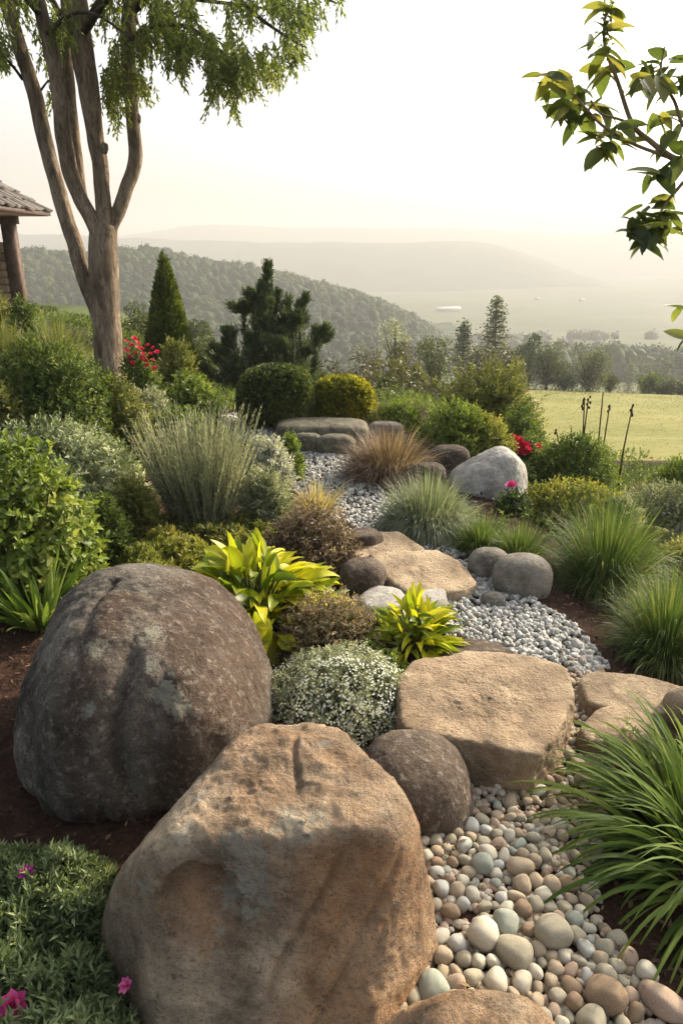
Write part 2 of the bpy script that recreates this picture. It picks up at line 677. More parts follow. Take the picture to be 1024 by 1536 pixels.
gx = axis(-3.2, 2.6, .03, -2200, 2200)
gy = axis(0.6, 8.5, .035, -25, 3600)
GX, GY = np.meshgrid(gx, gy, indexing='ij')
fx, fy = GX.ravel(), GY.ravel()
fz = H(fx, fy)
near = (np.abs(fx) < 9) & (fy < 14)
p3 = np.stack([fx, fy, 0 * fx], 1)
gravel = np.zeros(len(fx))
for pl in GRAVEL_POLYS + [PEBBLE_POLY]:
    gravel = np.maximum(gravel, in_poly(fx, fy, pl))
fz = fz + np.where(near, (.02 * fbm(p3 * 2.2, 3) + .012 * fbm(p3 * 11, 3)) * (1 - .8 * gravel), 0)
fz = fz + np.where((fy > 14) & (fy < 160), .12 * fbm(p3 * .25, 4), 0)
nx, ny = len(gx), len(gy)
ii, jj = np.meshgrid(np.arange(nx - 1), np.arange(ny - 1), indexing='ij')
a0 = (ii * ny + jj).ravel()
GF = np.stack([a0, a0 + ny, a0 + ny + 1, a0 + 1], 1)
meadow = sstep(11.5, 15, fy) * np.maximum(sstep(-.5, 2.5, fx), sstep(60, 90, fy)) * (1 - sstep(-6, -12, fx) * (1 - sstep(150, 200, fy)))
valley = np.maximum(sstep(125, 190, fy), sstep(10, 12.5, fy) * (1 - sstep(-.5, 2.5, fx)))
m, N, L, out = newmat('ground')
geo = N.new('ShaderNodeNewGeometry')
pos = geo.outputs['Position']


def attr(nm):
    a = N.new('ShaderNodeAttribute')
    a.attribute_name = nm
    return a.outputs['Fac']


n1 = tnoise(N, L, pos, 14, 6, .7)
n2 = tnoise(N, L, pos, 75, 4, .7)
soil = ramp(N, [(.3, (.016, .009, .006)), (.5, (.038, .021, .014)), (.72, (.085, .052, .034))])
L.new(mth(N, L, 'MULTIPLY_ADD', n2, .55, mth(N, L, 'MULTIPLY', n1, .45)), soil.inputs[0])
m1 = tnoise(N, L, pos, .22, 6, .65)
m2 = tnoise(N, L, pos, 2.2, 6, .75)
grass = ramp(N, [(.3, (.085, .105, .026)), (.48, (.165, .168, .046)), (.66, (.25, .22, .075))])
L.new(mth(N, L, 'MULTIPLY_ADD', m2, .55, mth(N, L, 'MULTIPLY', m1, .45)), grass.inputs[0])
v1 = tnoise(N, L, pos, .012, 5, .6)
v2 = tnoise(N, L, pos, .12, 5, .7)
val = ramp(N, [(.34, (.05, .065, .03)), (.48, (.07, .088, .038)), (.6, (.10, .11, .05)), (.74, (.085, .105, .042))])  # valley floor tones kept pale, mist put into the colour
L.new(mth(N, L, 'MULTIPLY_ADD', v1, .75, mth(N, L, 'MULTIPLY', v2, .25)), val.inputs[0])
col = mixc(N, L, attr('meadow'), soil.outputs[0], grass.outputs[0])
col = mixc(N, L, attr('valley'), col, val.outputs[0])
p = N.new('ShaderNodeBsdfPrincipled')
p.inputs['Roughness'].default_value = .95
p.inputs['Specular IOR Level'].default_value = .1
L.new(col, p.inputs['Base Color'])
bp = N.new('ShaderNodeBump')
bp.inputs['Strength'].default_value = .8
bp.inputs['Distance'].default_value = .02
L.new(mth(N, L, 'ADD', n1, n2), bp.inputs['Height'])
L.new(bp.outputs[0], p.inputs['Normal'])
L.new(p.outputs[0], out.inputs['Surface'])
GROUND_MAT = m
go = link('ground', mesh_from('ground', np.stack([fx, fy, fz], 1), GF, None, True, {'meadow': meadow, 'valley': valley}), GROUND_MAT)
tag(go, kind='structure')


# ------------------------------------------------------------------ hills
def hill(name, prof, Y, front, back, base, mat, amp, fs, cols=160, rows=40, seed=0):
    us = np.array([q[0] for q in prof], float)
    zs = np.array([at_y(q[0], q[1], Y)[2] for q in prof])
    uu = np.linspace(us[0], us[-1], cols)
    zz = np.interp(uu, us, zs)
    k = np.ones(7) / 7
    zz = np.convolve(np.pad(zz, 3, mode='edge'), k, 'valid')
    xx = np.array([at_y(u, 400, Y)[0] for u in uu])
    w = np.linspace(-1, 1, rows)
    X = np.repeat(xx[:, None], rows, 1)
    Yv = Y + np.where(w < 0, w * front, w * back)[None] + 0 * X
    sh = (np.cos(np.clip(np.abs(w), 0, 1) * math.pi) * .5 + .5)
    sh = np.where(w < 0, .45 * sh + .55 * (1 - np.abs(w)), sh)
    Z = base + (zz[:, None] - base) * sh[None]
    P = np.stack([X.ravel(), Yv.ravel(), Z.ravel()], 1)
    Z = Z.ravel() + amp * fbm(P * fs + seed, 5)
    P[:, 2] = Z
    ii, jj = np.meshgrid(np.arange(cols - 1), np.arange(rows - 1), indexing='ij')
    a = (ii * rows + jj).ravel()
    F = np.stack([a, a + rows, a + rows + 1, a + 1], 1)
    o = link(name, mesh_from(name, P, F, None, True), mat)
    tag(o, kind='structure')
    return P.reshape(cols, rows, 3)


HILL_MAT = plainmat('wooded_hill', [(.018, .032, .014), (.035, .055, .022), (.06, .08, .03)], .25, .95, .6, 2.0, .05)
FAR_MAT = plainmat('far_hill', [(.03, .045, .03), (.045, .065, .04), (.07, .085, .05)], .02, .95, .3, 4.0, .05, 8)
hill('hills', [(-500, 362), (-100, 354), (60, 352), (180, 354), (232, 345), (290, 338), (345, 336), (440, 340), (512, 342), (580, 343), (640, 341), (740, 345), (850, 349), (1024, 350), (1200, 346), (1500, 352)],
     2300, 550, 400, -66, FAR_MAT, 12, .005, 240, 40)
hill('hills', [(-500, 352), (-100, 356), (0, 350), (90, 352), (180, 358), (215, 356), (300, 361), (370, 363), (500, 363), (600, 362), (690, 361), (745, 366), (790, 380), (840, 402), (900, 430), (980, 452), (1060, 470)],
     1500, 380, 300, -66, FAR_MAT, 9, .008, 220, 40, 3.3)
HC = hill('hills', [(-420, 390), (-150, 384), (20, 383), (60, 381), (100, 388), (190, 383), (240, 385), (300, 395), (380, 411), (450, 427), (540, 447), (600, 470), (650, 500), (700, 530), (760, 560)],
          350, 215, 160, -48, HILL_MAT, 3.5, .03, 160, 60, 7.7)


# ------------------------------------------------------------------ far woods that read as one mass
def ico(sub):
    bm = bmesh.new()
    bmesh.ops.create_icosphere(bm, subdivisions=sub, radius=1)
    V = np.array([v.co[:] for v in bm.verts])
    F = np.array([[v.index for v in f.verts] for f in bm.faces])
    bm.free()
    return nrm(V), F


ICO = {k: ico(k) for k in (1, 2, 3, 4, 5, 6, 7)}


def crowns(g, P, rad, hgt, cards, cs, rng, tone=None, core=.88):
    """many small tree crowns: a lumpy core with leaf cards round it"""
    V1, F1 = ICO[2]
    n = len(P)
    ax = np.stack([rad, rad * rng.uniform(.85, 1.15, n), hgt], 1)
    tone = rng.random(n) if tone is None else tone
    nz = 1 + .22 * pnoise((V1[None] * 1.9 + rng.random((n, 1, 3)) * 50).reshape(-1, 3)).reshape(n, -1)
    V = P[:, None] + V1[None] * nz[..., None] * core * ax[:, None]
    F = (F1[None] + (np.arange(n) * len(V1))[:, None, None]).reshape(-1, 3)
    g.add(V.reshape(-1, 3), F, np.repeat(tone, len(V1)))
    d = nrm(rng.normal(size=(n, cards, 3)) + np.array([0, 0, .35]))
    lump = 1 + .2 * pnoise((d * 2.2 + rng.random((n, 1, 3)) * 50).reshape(-1, 3)).reshape(n, cards)
    b = P[:, None] + d * ax[:, None] * (lump * rng.uniform(.8, 1.02, (n, cards)))[..., None]
    dd = nrm(d * .6 + rng.normal(size=d.shape) * .7)
    rr = np.clip(tone[:, None] + rng.normal(size=(n, cards)) * .14, 0, 1)
    g_leaves(g, b.reshape(-1, 3), dd.reshape(-1, 3), rng.normal(size=(n * cards, 3)), np.repeat(cs, cards) * rng.uniform(.7, 1.3, n * cards), np.repeat(cs, cards) * .7, rnd=rr.ravel())


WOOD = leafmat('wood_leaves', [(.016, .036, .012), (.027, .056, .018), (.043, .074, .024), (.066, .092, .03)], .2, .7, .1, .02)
rng = np.random.default_rng(11)
g = Geo()
cols_, rows_ = HC.shape[:2]
n = 6500
ci = rng.random(n) * (cols_ - 2)
ri = rng.random(n) ** .8 * 36
i0, j0 = ci.astype(int), ri.astype(int)
fu, fv = (ci - i0)[:, None], (ri - j0)[:, None]
P = (HC[i0, j0] * (1 - fu) * (1 - fv) + HC[i0 + 1, j0] * fu * (1 - fv) + HC[i0, j0 + 1] * (1 - fu) * fv + HC[i0 + 1, j0 + 1] * fu * fv)
keep = P[:, 2] > H(P[:, 0], P[:, 1]) - 1
P = P[keep]
rad = rng.uniform(1.3, 2.9, len(P)) * (.75 + .25 * rng.random(len(P)))
P[:, 2] += rad * .45
tone = np.clip(.5 + .9 * fbm(P * .03, 3) + rng.normal(size=len(P)) * .16, 0, 1)
crowns(g, P, rad, rad * rng.uniform(.9, 1.5, len(P)), 30, np.full(len(P), .8), rng, tone)
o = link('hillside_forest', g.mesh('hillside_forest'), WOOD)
tag(o, 'dense dark green forest covering the near hill on the left', 'forest', kind='stuff')

# woods on the valley floor and the misty tree belt past the meadow
g = Geo()
n = 1500
yy = rng.uniform(290, 470, n)
xx = rng.uniform(-.15, .62, n) * yy
msk = (fbm(np.stack([xx, yy, 0 * xx], 1) * np.array([.012, .02, 1]), 4) > .17)
xx, yy = xx[msk], yy[msk]
P = np.stack([xx, yy, H(xx, yy) + 1.5], 1)
rad = rng.uniform(2.0, 4.5, len(P))
crowns(g, P, rad, rad * rng.uniform(.8, 1.3, len(P)), 16, np.full(len(P), 1.8), rng)
o = link('valley_woods', g.mesh('valley_woods'), leafmat('hazed_valley_leaves', [(.045, .06, .028), (.06, .078, .035), (.08, .095, .042), (.10, .11, .05)], .2, .8, .1, .02))  # leaf tones paled to stand in for mist over the valley
tag(o, 'far misty woods scattered over the valley floor', 'woods', kind='stuff')
g = Geo()
n = 230
yy = rng.uniform(205, 262, n)
uu = rng.uniform(790, 1200, n)
xx = (uu - 512) / FPX * yy
P = np.stack([xx, yy, H(xx, yy)], 1)
hh = np.interp(uu, [790, 850, 900, 960, 1020, 1200], [8.0, 10.5, 11, 9.5, 8.5, 9]) * rng.uniform(.6, 1.12, n)
rad = rng.uniform(3.0, 4.6, n)
P[:, 2] += hh * .5
crowns(g, P, rad, hh * .55, 150, np.full(n, .8), rng)
o = link('misty_tree_belt', g.mesh('misty_tree_belt'), WOOD)
tag(o, 'hazy belt of woodland beyond the meadow on the right', 'woods', kind='stuff')

# tufts that roughen the meadow
g = Geo()
n = 26000
yy = 15 + 44 * rng.random(n) ** .8
xx = rng.uniform(-.05, .62, n) * yy
nz = fbm(np.stack([xx * .35, yy * .35, 0 * xx], 1), 4)
w = (nz + rng.normal(size=n) * .25 > -.12) & (xx > 2)
xx, yy, nz = xx[w], yy[w], nz[w]
k = len(xx)
P = np.stack([xx, yy, H(xx, yy)], 1)
g_blades(g, P, np.array([[0, 0, 1.]]) + rng.normal(size=(k, 3)) * .8, .035 * (yy / 25) ** .6 * rng.uniform(.5, 1.5, k), .03 * (yy / 25), rng.uniform(.5, 2, k), 2, rng, rnd=np.clip(.5 + nz * .8 + rng.normal(size=k) * .2, 0, 1))
o = link('meadow_grass', g.mesh('meadow_grass'), leafmat('meadow_blades', [(.085, .105, .026), (.15, .16, .042), (.22, .20, .065), (.27, .235, .09)], .3, .8, .1, .1))
tag(o, 'yellow green grass tufts of the sloping meadow', 'grass', kind='stuff')

# pale roofs and sheds far down in the valley
WHITE = plainmat('pale_render', [(.34, .33, .30), (.42, .41, .38)], 2, .8, .1)
ROOF = plainmat('pale_roof', [(.3, .2, .15), (.4, .28, .2)], 2, .8, .1)
for k, (u, v, w, h, lab) in enumerate([
        (672, 466, 34, 6, 'long pale shed lying in the misty valley floor'), (700, 520, 7, 4, 'small white house amid misty trees left of the tall conifer'),
        (872, 452, 6, 4, 'tiny pale house far out in the mist above the tree belt'), (806, 446, 6, 4, 'tiny pale house in mist below the sloping end of the long ridge')]):
    q = ground(u, v)
    s = mpp(q)
    t = empty('valley_house', q)
    tag(t, lab, 'house')
    W_, D_, H_ = w * s, 10.0 if k else 14.0, h * s * .6
    vv = np.array([[sx * W_ / 2, sy * D_ / 2, z] for z in (-1, H_) for sy in (-1, 1) for sx in (-1, 1)])
    ff = np.array([[0, 1, 5, 4], [1, 3, 7, 5], [3, 2, 6, 7], [2, 0, 4, 6], [4, 5, 7, 6]])
    link('wall', mesh_from('wall', vv, ff), WHITE, parent=t)
    e = .4
    vv = np.array([[-W_ / 2 - e, -D_ / 2 - e, H_ + .05], [W_ / 2 + e, -D_ / 2 - e, H_ + .05], [W_ / 2 + e, D_ / 2 + e, H_ + .05], [-W_ / 2 - e, D_ / 2 + e, H_ + .05], [-W_ / 2 - e, 0, H_ * 1.7 + .05], [W_ / 2 + e, 0, H_ * 1.7 + .05]])
    g = Geo()
    g.add(vv, np.array([[0, 1, 5], [0, 5, 4], [2, 3, 4], [2, 4, 5], [1, 2, 5], [3, 0, 4]]), .5)
    link('roof', g.mesh('roof'), WHITE if k == 0 else ROOF, parent=t)

# ------------------------------------------------------------------ haze
hz0, hz1 = np.array([-2300, -32, -85.]), np.array([2300, 3700, 125.])
vv = np.array([[x, y, z] for z in (hz0[2], hz1[2]) for y in (hz0[1], hz1[1]) for x in (hz0[0], hz1[0])])
ff = np.array([[0, 2, 3, 1], [4, 5, 7, 6], [0, 1, 5, 4], [1, 3, 7, 5], [3, 2, 6, 7], [2, 0, 4, 6]])
hm = bpy.data.materials.new('haze')
hm.use_nodes = True
nt = hm.node_tree
nt.nodes.clear()
ho = nt.nodes.new('ShaderNodeOutputMaterial')
hv = nt.nodes.new('ShaderNodeVolumePrincipled')
hv.inputs['Color'].default_value = (.605, .615, .598, 1)
hv.inputs['Density'].default_value = .00095
hv.inputs['Anisotropy'].default_value = .15
nt.links.new(hv.outputs[0], ho.inputs['Volume'])
o = link('haze', mesh_from('haze', vv, ff), hm)
o.display_type = 'WIRE'
tag(o, kind='stuff')
# ------------------------------------------------------------------ rocks
M_DARK = rockmat('dark_granite', [(.038, .035, .029), (.10, .092, .075), (.225, .205, .17), (.13, .118, .098)], (.36, .36, .27), .0, (2.6, 2.6, .5), 3.0, .75, 1.0, top=(.115, .066, .04))
M_TAN = rockmat('tan_sandstone', [(.17, .135, .095), (.36, .285, .195), (.60, .48, .33), (.48, .39, .27)], (.36, .36, .29), .12, (1, 1, 1), 3.4,  .42, 1.0, top=(.56, .27, .10))
M_SLAB = rockmat('pale_sandstone', [(.25, .185, .12), (.42, .325, .215), (.54, .43, .29), (.47, .38, .27)], (.46, .44, .36), .05, (1, 1, 1), 3.2, .36, .9, top=(.34, .22, .12))
M_GREY = rockmat('grey_stone', [(.13, .12, .10), (.22, .205, .175), (.31, .29, .245)], (.40, .40, .33), .08, (1, 1, 1), 4, .45, .6)
M_PALE = rockmat('pale_grey_stone', [(.25, .24, .215), (.36, .35, .32), (.45, .44, .41)], (.5, .5, .45), .0, (1, 1, 1), 4, .35, .45)
M_BROWN = rockmat('brown_stone', [(.07, .052, .038), (.125, .095, .07), (.19, .15, .11)], (.3, .29, .24), .0, (1, 1, 1), 4.5, .6, .7)
M_DGREY = rockmat('dark_brown_rock', [(.04, .032, .026), (.075, .06, .047), (.12, .1, .08)], (.2, .2, .16), .0, (1, 1, 1), 4, .5, .7)
M_MOSS = rockmat('mossy_stone', [(.08, .078, .055), (.125, .12, .085), (.19, .18, .13)], (.16, .19, .08), .25, (1, 1, 1), 4, .4, .6)


def rock(name, label, cat, cen, planes, p, mat, sub=6, amp=.02, fs=5, ridge=.0, group=None, hook=None, spots=(), seed=0, stain_shade=None, crack=0):
    V, F = ICO[sub]
    s = np.zeros(len(V))
    for nx_, ny_, nz_, h in planes:
        n = np.array([nx_, ny_, nz_], float)
        n /= np.linalg.norm(n)
        s += np.maximum(V @ n / h, 0) ** p
    r = s ** (-1 / p)
    P = V * r[:, None]
    sz = r.mean()
    q = P + seed * 3.1
    disp = amp * fbm(q * fs, 5) + amp * .55 * fbm(q * fs * 4, 4) + amp * .22 * fbm(q * fs * 12, 3) + amp * .9 * fbm(q * fs * .45 + 5, 2)
    if ridge:
        disp += ridge * fbm(q * fs * .8 + 9, 4, ridge=True)
    if crack:
        w = np.abs(fbm(q * fs * .55 + 31, 3))
        disp -= crack * np.exp(-(w / .035) ** 2)
    P = P + V * disp[:, None]
    W = P + np.asarray(cen)
    ex = {'stain_shade': np.zeros(len(V)), 'lichen': np.zeros(len(V))}
    if hook:
        P, ex['stain_shade'] = hook(P, V)
        W = P + np.asarray(cen)
    if stain_shade is not None:
        ex['stain_shade'] = stain_shade(P, V)
    if spots:
        pu, pv, dep = project(W)
        vd = nrm(np.array([[0, 0, CAMZ]]) - W)
        front = (np.sum(vd * V, 1) > .05)
        for su, sv, sr in spots:
            d2 = np.hypot(pu - su, pv - sv) + (~front) * 1e5
            c = W[int(np.argmin(d2))]
            rr = sr * depth(c) / FPX
            d3 = np.linalg.norm(W - c, axis=1)
            ex['lichen'] = np.maximum(ex['lichen'], .95 - .5 * d3 / rr)
    zb = -cen[2] + float(H(cen[0], cen[1]))
    o = link(name, mesh_from(name, P - np.array([0, 0, zb]), F, None, True, ex), mat, (cen[0], cen[1], cen[2] + zb))
    tag(o, label, cat, group)
    return o


def dome(u0, v0, u1, v1, kd=.85):
    """footprint and height of a mound from the place where it meets the ground and its outline"""
    uc = (u0 + u1) / 2
    f = ground(uc, v1)
    rx = (u1 - u0) / 2 * mpp(f)
    for _ in range(4):
        ry = rx * kd
        c = np.array([f[0] * (f[1] + ry) / f[1], f[1] + ry, 0])
        c[2] = H(c[0], c[1])
        rx = (u1 - u0) / 2 * mpp(c)
    ang = math.atan2(CAMZ - c[2], c[1])
    _, vc, _ = project(c)
    need = (vc[0] - v0) * mpp(c)
    h2 = need ** 2 - (ry * math.sin(ang)) ** 2
    h = math.sqrt(max(h2, (.35 * rx) ** 2)) / math.cos(ang)
    return c, rx, ry, h


def axes(rx, ry, rz, up=None):
    return [(1, 0, 0, rx), (-1, 0, 0, rx), (0, 1, 0, ry), (0, -1, 0, ry), (0, 0, 1, up or rz), (0, 0, -1, rz)]


# the dark round boulder with furrows running down its face
def furrows(P, V):
    # a lobe on the left, two furrows running down the side that faces the path
    wob = .055 * fbm(P * np.array([2, 3, 6]) + 3.3, 4)
    x = P[:, 0] + wob
    th = (x + .02) * 2.2
    cut = 0
    for x0, w, dpt, za, zb in ((.035, .030, .040, -.08, .27), (.13, .036, .024, -.3, .20), (-.29, .03, .014, -.3, .2), (-.12, .014, .014, .12, .4), (-.03, .02, .014, -.3, .0), (.30, .03, .006, -.2, .2)):
        ln = sstep(za - .1, za + .06, P[:, 2]) * sstep(zb + .08, zb - .05, P[:, 2])
        cut = cut + dpt * np.exp(-np.abs((x - x0) / w) ** 1.6) * (P[:, 1] < .1) * ln
    # the slab of rock left of the main furrow stands a little proud
    cut = cut - .018 * sstep(-.26, -.16, x) * sstep(.035, .0, x) * (P[:, 1] < .1) * sstep(.32, .2, P[:, 2])
    P = P - V * np.asarray(cut)[:, None]
    # brown weathering: strong over the right shoulder, in stripes below the furrows
    st = 1.15 * sstep(-.05, .22, P[:, 0]) * sstep(-.2, .15, P[:, 2]) + 1.1 * np.exp(-((th + .08 - wob) / .16) ** 2) * (P[:, 1] < 0)
    st = st * (.55 + .9 * (fbm(P * np.array([9, 9, 1.5]), 3) + .35))
    return P, np.clip(st, 0, 1)


rock('dark_boulder', 'large dark grey and brown rounded boulder with furrows down its face and pale lichen spots', 'boulder', (-.668, 2.07, .20),
     axes(.452, .44, .36) + [(-.8, -.3, .6, .47), (.7, .1, .7, .43)], 3.1, M_DARK, 7, .021, 3.6, 0, hook=furrows,
     spots=[(142, 975, 17), (230, 997, 13), (228, 950, 18), (133, 1062, 10), (250, 1040, 22), (270, 1062, 16)])


# the big tan boulder in front
TANC = (-.16, 1.285, .20)


def scoop(P, V):
    Wp = P + np.array(TANC)
    pu, pv, dep = project(Wp)
    front = P[:, 1] < -.02
    # hollow left of the middle of the face, with a sharp upper rim
    c = P[int(np.argmin(np.hypot(pu - 300, pv - 1360) + 1e5 * ~front))]
    d = np.linalg.norm((P - c) * np.array([1, .6, 1.0]), axis=1) + .034 * fbm(P * 16, 5)
    P = P + np.array([[0, 1, -.2]]) * (.021 * (1 - sstep(.083, .089, d)) * (.35 + .65 * sstep(-.07, .05, P[:, 2] - c[2])))[:, None]
    # slanting seams on the right of the face
    sdist = (P[:, 0] - .05) * .86 - (P[:, 2] - .02) * .5
    fr = (P[:, 1] < 0) * sstep(.24, .16, P[:, 2]) * sstep(-.04, .03, P[:, 0])
    for off, dp, w in ((0, .011, .007), (.062, .007, .010), (.115, .009, .008), (-.045, .006, .010), (.165, .007, .012)):
        P = P + np.array([[0, 1, -.3]]) * (dp * np.exp(-((sdist - off - .028 * fbm(P * 5, 3)) / w) ** 2) * fr)[:, None]
    topm = sstep(.20, .245, P[:, 2])
    # a short broken crack and pits on the top
    k = P[:, 0] - .05 + .03 * fbm(P * 8 + 2, 3)
    P = P - np.array([[0, 0, 1]]) * (.017 * np.exp(-(k / .008) ** 2) * topm * sstep(-.06, .0, P[:, 1]) * sstep(.19, .12, P[:, 1]))[:, None]
    P = P + np.array([[0, 0, 1]]) * (topm * .020 * fbm(P * np.array([6, 11, 6]) + 4, 4, ridge=True))[:, None]
    st = .95 * sstep(-.04, .14, P[:, 0]) * (1 - topm) + .55 * (1 - sstep(.07, .12, d)) + .35 * topm
    return P, np.clip(st * (.75 + .8 * fbm(P * 4, 3)), 0, 1)


rock('tan_boulder', 'huge tan boulder with a flat sunlit top and a hollow in its face', 'boulder', TANC,
     [(-.06, .0, 1, .236), (0, -.93, .37, .222), (-.97, 0, .28, .372), (-.74, .34, .58, .268), (1, 0, .16, .362), (.76, .55, .34, .315), (0, 1, .12, .26), (.75, -.64, .12, .335),
      (-.7, -.68, .2, .322), (0, 0, -1, .3), (.45, -.3, .85, .350), (-.45, -.45, .8, .335)], 16, M_TAN, 7, .015, 5, .007, hook=scoop,
     spots=[(365, 1330, 38), (380, 1275, 22), (275, 1247, 18), (350, 1260, 14), (440, 1240, 30), (470, 1225, 20), (330, 1395, 8), (215, 1330, 12), (300, 1195, 14), (460, 1255, 14)], seed=2)


def slab(name, label, cat, pts, ztop, thick, mat, p=12, batter=.12, sub=6, amp=.008, fs=6, tilt=(0, 0), group=None, seed=0, spots=(), stain_shade=None, crack=0):
    W = np.array([at_z(u, v, ztop) for u, v in pts])
    c = W.mean(0)
    c[2] = ztop - thick * .5
    pl = [(tilt[0], tilt[1], 1, thick * .5), (0, 0, -1, thick * .8)]
    for i in range(len(W)):
        a, b = W[i], W[(i + 1) % len(W)]
        e = b - a
        n = np.array([e[1], -e[0]])
        n /= np.linalg.norm(n) + 1e-9
        h = n @ (a - c)[:2]
        if h < 0:
            n, h = -n, -h
        pl.append((n[0], n[1], batter, max(h, .02) * 1.02))
    return rock(name, label, cat, c, pl, p, mat, sub, amp, fs, amp * .45, group, None, spots, seed, stain_shade, crack)


slab('step_slab', 'broad flat topped sandstone slab, the largest step beside the pebble bed', 'stone slab',
     [(597, 1018), (622, 990), (700, 976), (800, 982), (846, 1000), (862, 1045), (838, 1098), (800, 1132), (700, 1112), (604, 1092)], .145, .24, M_SLAB, 44, .06, 7, .018, 6,
     seed=4, stain_shade=lambda P, V: np.clip(.5 - 2.2 * (P[:, 2] - .05) + .5 * fbm(P * 5, 3), 0, .8))  # sides browned towards the ground, their shade put into the colour
rock('rounded_stone', 'brown rounded stone wedged between the tan boulder and the large slab', 'stone', (*at_z(628, 1175, .07)[:2], .07),
     axes(.175, .15, .155) + [(.55, -.3, .75, .155)], 2.5, M_BROWN, 6, .007, 7, seed=5)
rock('rough_stone', 'rough brown stone cut off by the bottom edge, lying on the pebbles', 'stone', (*at_z(745, 1592, .05)[:2], .04),
     [(0, -.1, 1, .115), (1, 0, .35, .150), (-.70, .15, .72, .165), (-1, 0, .1, .27), (0, 1, .3, .11), (0, -1, .1, .2), (0, 0, -1, .15), (.6, .7, .3, .125)], 9, M_TAN, 6, .009, 9, .005, seed=6, stain_shade=lambda P, V: np.clip(.45 + .8 * fbm(P * 6, 3), 0, 1))
slab('flat_stone', 'flat tan paving stone right of the large slab, below the dark grass', 'flat stone',
     [(866, 1018), (885, 1004), (960, 1010), (1030, 1030), (1040, 1062), (960, 1072), (880, 1055)], .045, .10, M_SLAB, 16, .2, 6, .008, 6, seed=7)
slab('flat_stone', 'lower brownish flat stone just in front of the tan paving stone, partly under strap leaves', 'flat stone',
     [(864, 1092), (890, 1060), (930, 1052), (975, 1070), (985, 1100), (940, 1115), (880, 1112)], .05, .10, M_SLAB, 14, .25, 6, .009, 6, seed=8)
rock('rounded_stone', 'tan rounded stone at the right edge next to the tan paving stone', 'stone', (*at_z(1032, 1062, .05)[:2], .04),
     axes(.08, .08, .075), 2.4, M_SLAB, 5, .006, 8, seed=9)
slab('flat_stone', 'low brown flat stone tucked behind the large slab at the edge of the grey gravel', 'flat stone',
     [(660, 968), (690, 952), (740, 956), (785, 978), (790, 996), (660, 1000)], .05, .12, M_BROWN, 7, .25, 6, .007, 7, seed=10)
slab('stepping_stone', 'tan stepping stone with a smooth slanting top, midway up the path', 'stepping stone',
     [(551, 838), (580, 831), (655, 827), (690, 842), (715, 868), (690, 878), (612, 886), (580, 868)], .06, .09, M_SLAB, 30, .12, 6, .014, 5, (.06, -.08), 'stepping stones up the path', seed=11)
slab('stepping_stone', 'tan stepping stone with a mossy front edge behind the midway one', 'stepping stone',
     [(522, 810), (545, 800), (598, 799), (638, 822), (612, 830), (560, 836), (527, 834)], .08, .12, M_SLAB, 30, .1, 6, .013, 5, (0, -.05), 'stepping stones up the path', seed=12)
slab('stepping_stone', 'small brown stepping stone highest up, where the far gravel starts', 'stepping stone',
     [(515, 798), (530, 789), (560, 788), (578, 798), (560, 806), (520, 806)], .13, .13, M_BROWN, 8, .15, 5, .007, 6, (0, 0), 'stepping stones up the path', seed=13)
slab('flat_stone', 'bluish grey flat stone under the front left of the midway stepping stone', 'flat stone',
     [(535, 888), (560, 873), (598, 878), (615, 895), (600, 912), (545, 912)], .05, .12, M_PALE, 7, .25, 5, .008, 7, seed=14)
slab('flat_stone', 'pale flat stone in front of the midway stepping stone at the gravel edge', 'flat stone',
     [(598, 892), (640, 879), (671, 880), (668, 896), (640, 912), (605, 912)], .06, .12, M_PALE, 8, .2, 5, .006, 7, seed=15)
rock('rounded_stone', 'dull brown stone half hidden between reddish shrub and midway stepping stone', 'stone', (*at_z(545, 862, .06)[:2], .04),
     axes(.12, .11, .1), 2.6, M_BROWN, 5, .01, 7, seed=16)


def boulder(name, label, cat, bb, mat, kd=.8, p=2.6, sub=6, amp=.012, fs=5, extra=(), sink=.3, seed=0, group=None, kz=1.0):
    c, rx, ry, h = dome(*bb, kd=kd)
    h *= kz
    zc = h * (.5 - sink * .5)
    top = h - zc
    pl = [(1, 0, 0, rx), (-1, 0, 0, rx), (0, 1, 0, ry), (0, -1, 0, ry), (0, 0, 1, top), (0, 0, -1, top + .05)]
    pl += [(a, b, d, e * rx) for a, b, d, e in extra]
    return rock(name, label, cat, (c[0], c[1], c[2] + zc), pl, p, mat, sub, amp, fs, 0, group, None, (), seed)


boulder('round_boulder', 'smooth egg shaped brown boulder at the right edge of the grey gravel', 'boulder', (735, 832, 823, 900), M_GREY, .8, 2.3, seed=20, amp=.006)
boulder('round_boulder', 'smaller smooth boulder tucked under the green grass tuft behind the gravel', 'boulder', (699, 822, 762, 873), M_GREY, .8, 2.4, seed=21, amp=.006)
boulder('round_stone', 'single small brown stone sitting alone in the grey gravel', 'stone', (721, 888, 756, 913), M_GREY, .8, 2.5, 5, seed=22, amp=.004)
boulder('pale_boulder', 'pale grey boulder with a sloping top standing in mulch on the right', 'boulder', (676, 672, 794, 748), M_PALE, .6, 8, 6, .014, 5, [(-.50, -.1, .86, .47), (.62, 0, .78, .78), (.3, -.9, .3, .58), (-.6, -.75, .2, .70), (.75, -.6, .2, .72)], seed=23)
boulder('dark_rock', 'dark brown rock in mulch left of the pale boulder, lower of two', 'rock', (606, 694, 668, 734), M_DGREY, .7, 3, 5, seed=24)
boulder('dark_rock', 'dark brown rock in mulch behind the pale boulder, upper of two', 'rock', (640, 668, 702, 716), M_DGREY, .7, 3, 5, seed=25)
boulder('mossy_rock', 'long flat mossy rock below the clipped hedge balls', 'rock', (414, 627, 552, 664), M_MOSS, .5, 4.2, 6, seed=26, kz=.9)
boulder('mossy_rock', 'rounded mossy rock on the gravel, left of two below the long flat one', 'rock', (438, 650, 484, 680), M_MOSS, .6, 3, 5, seed=27)
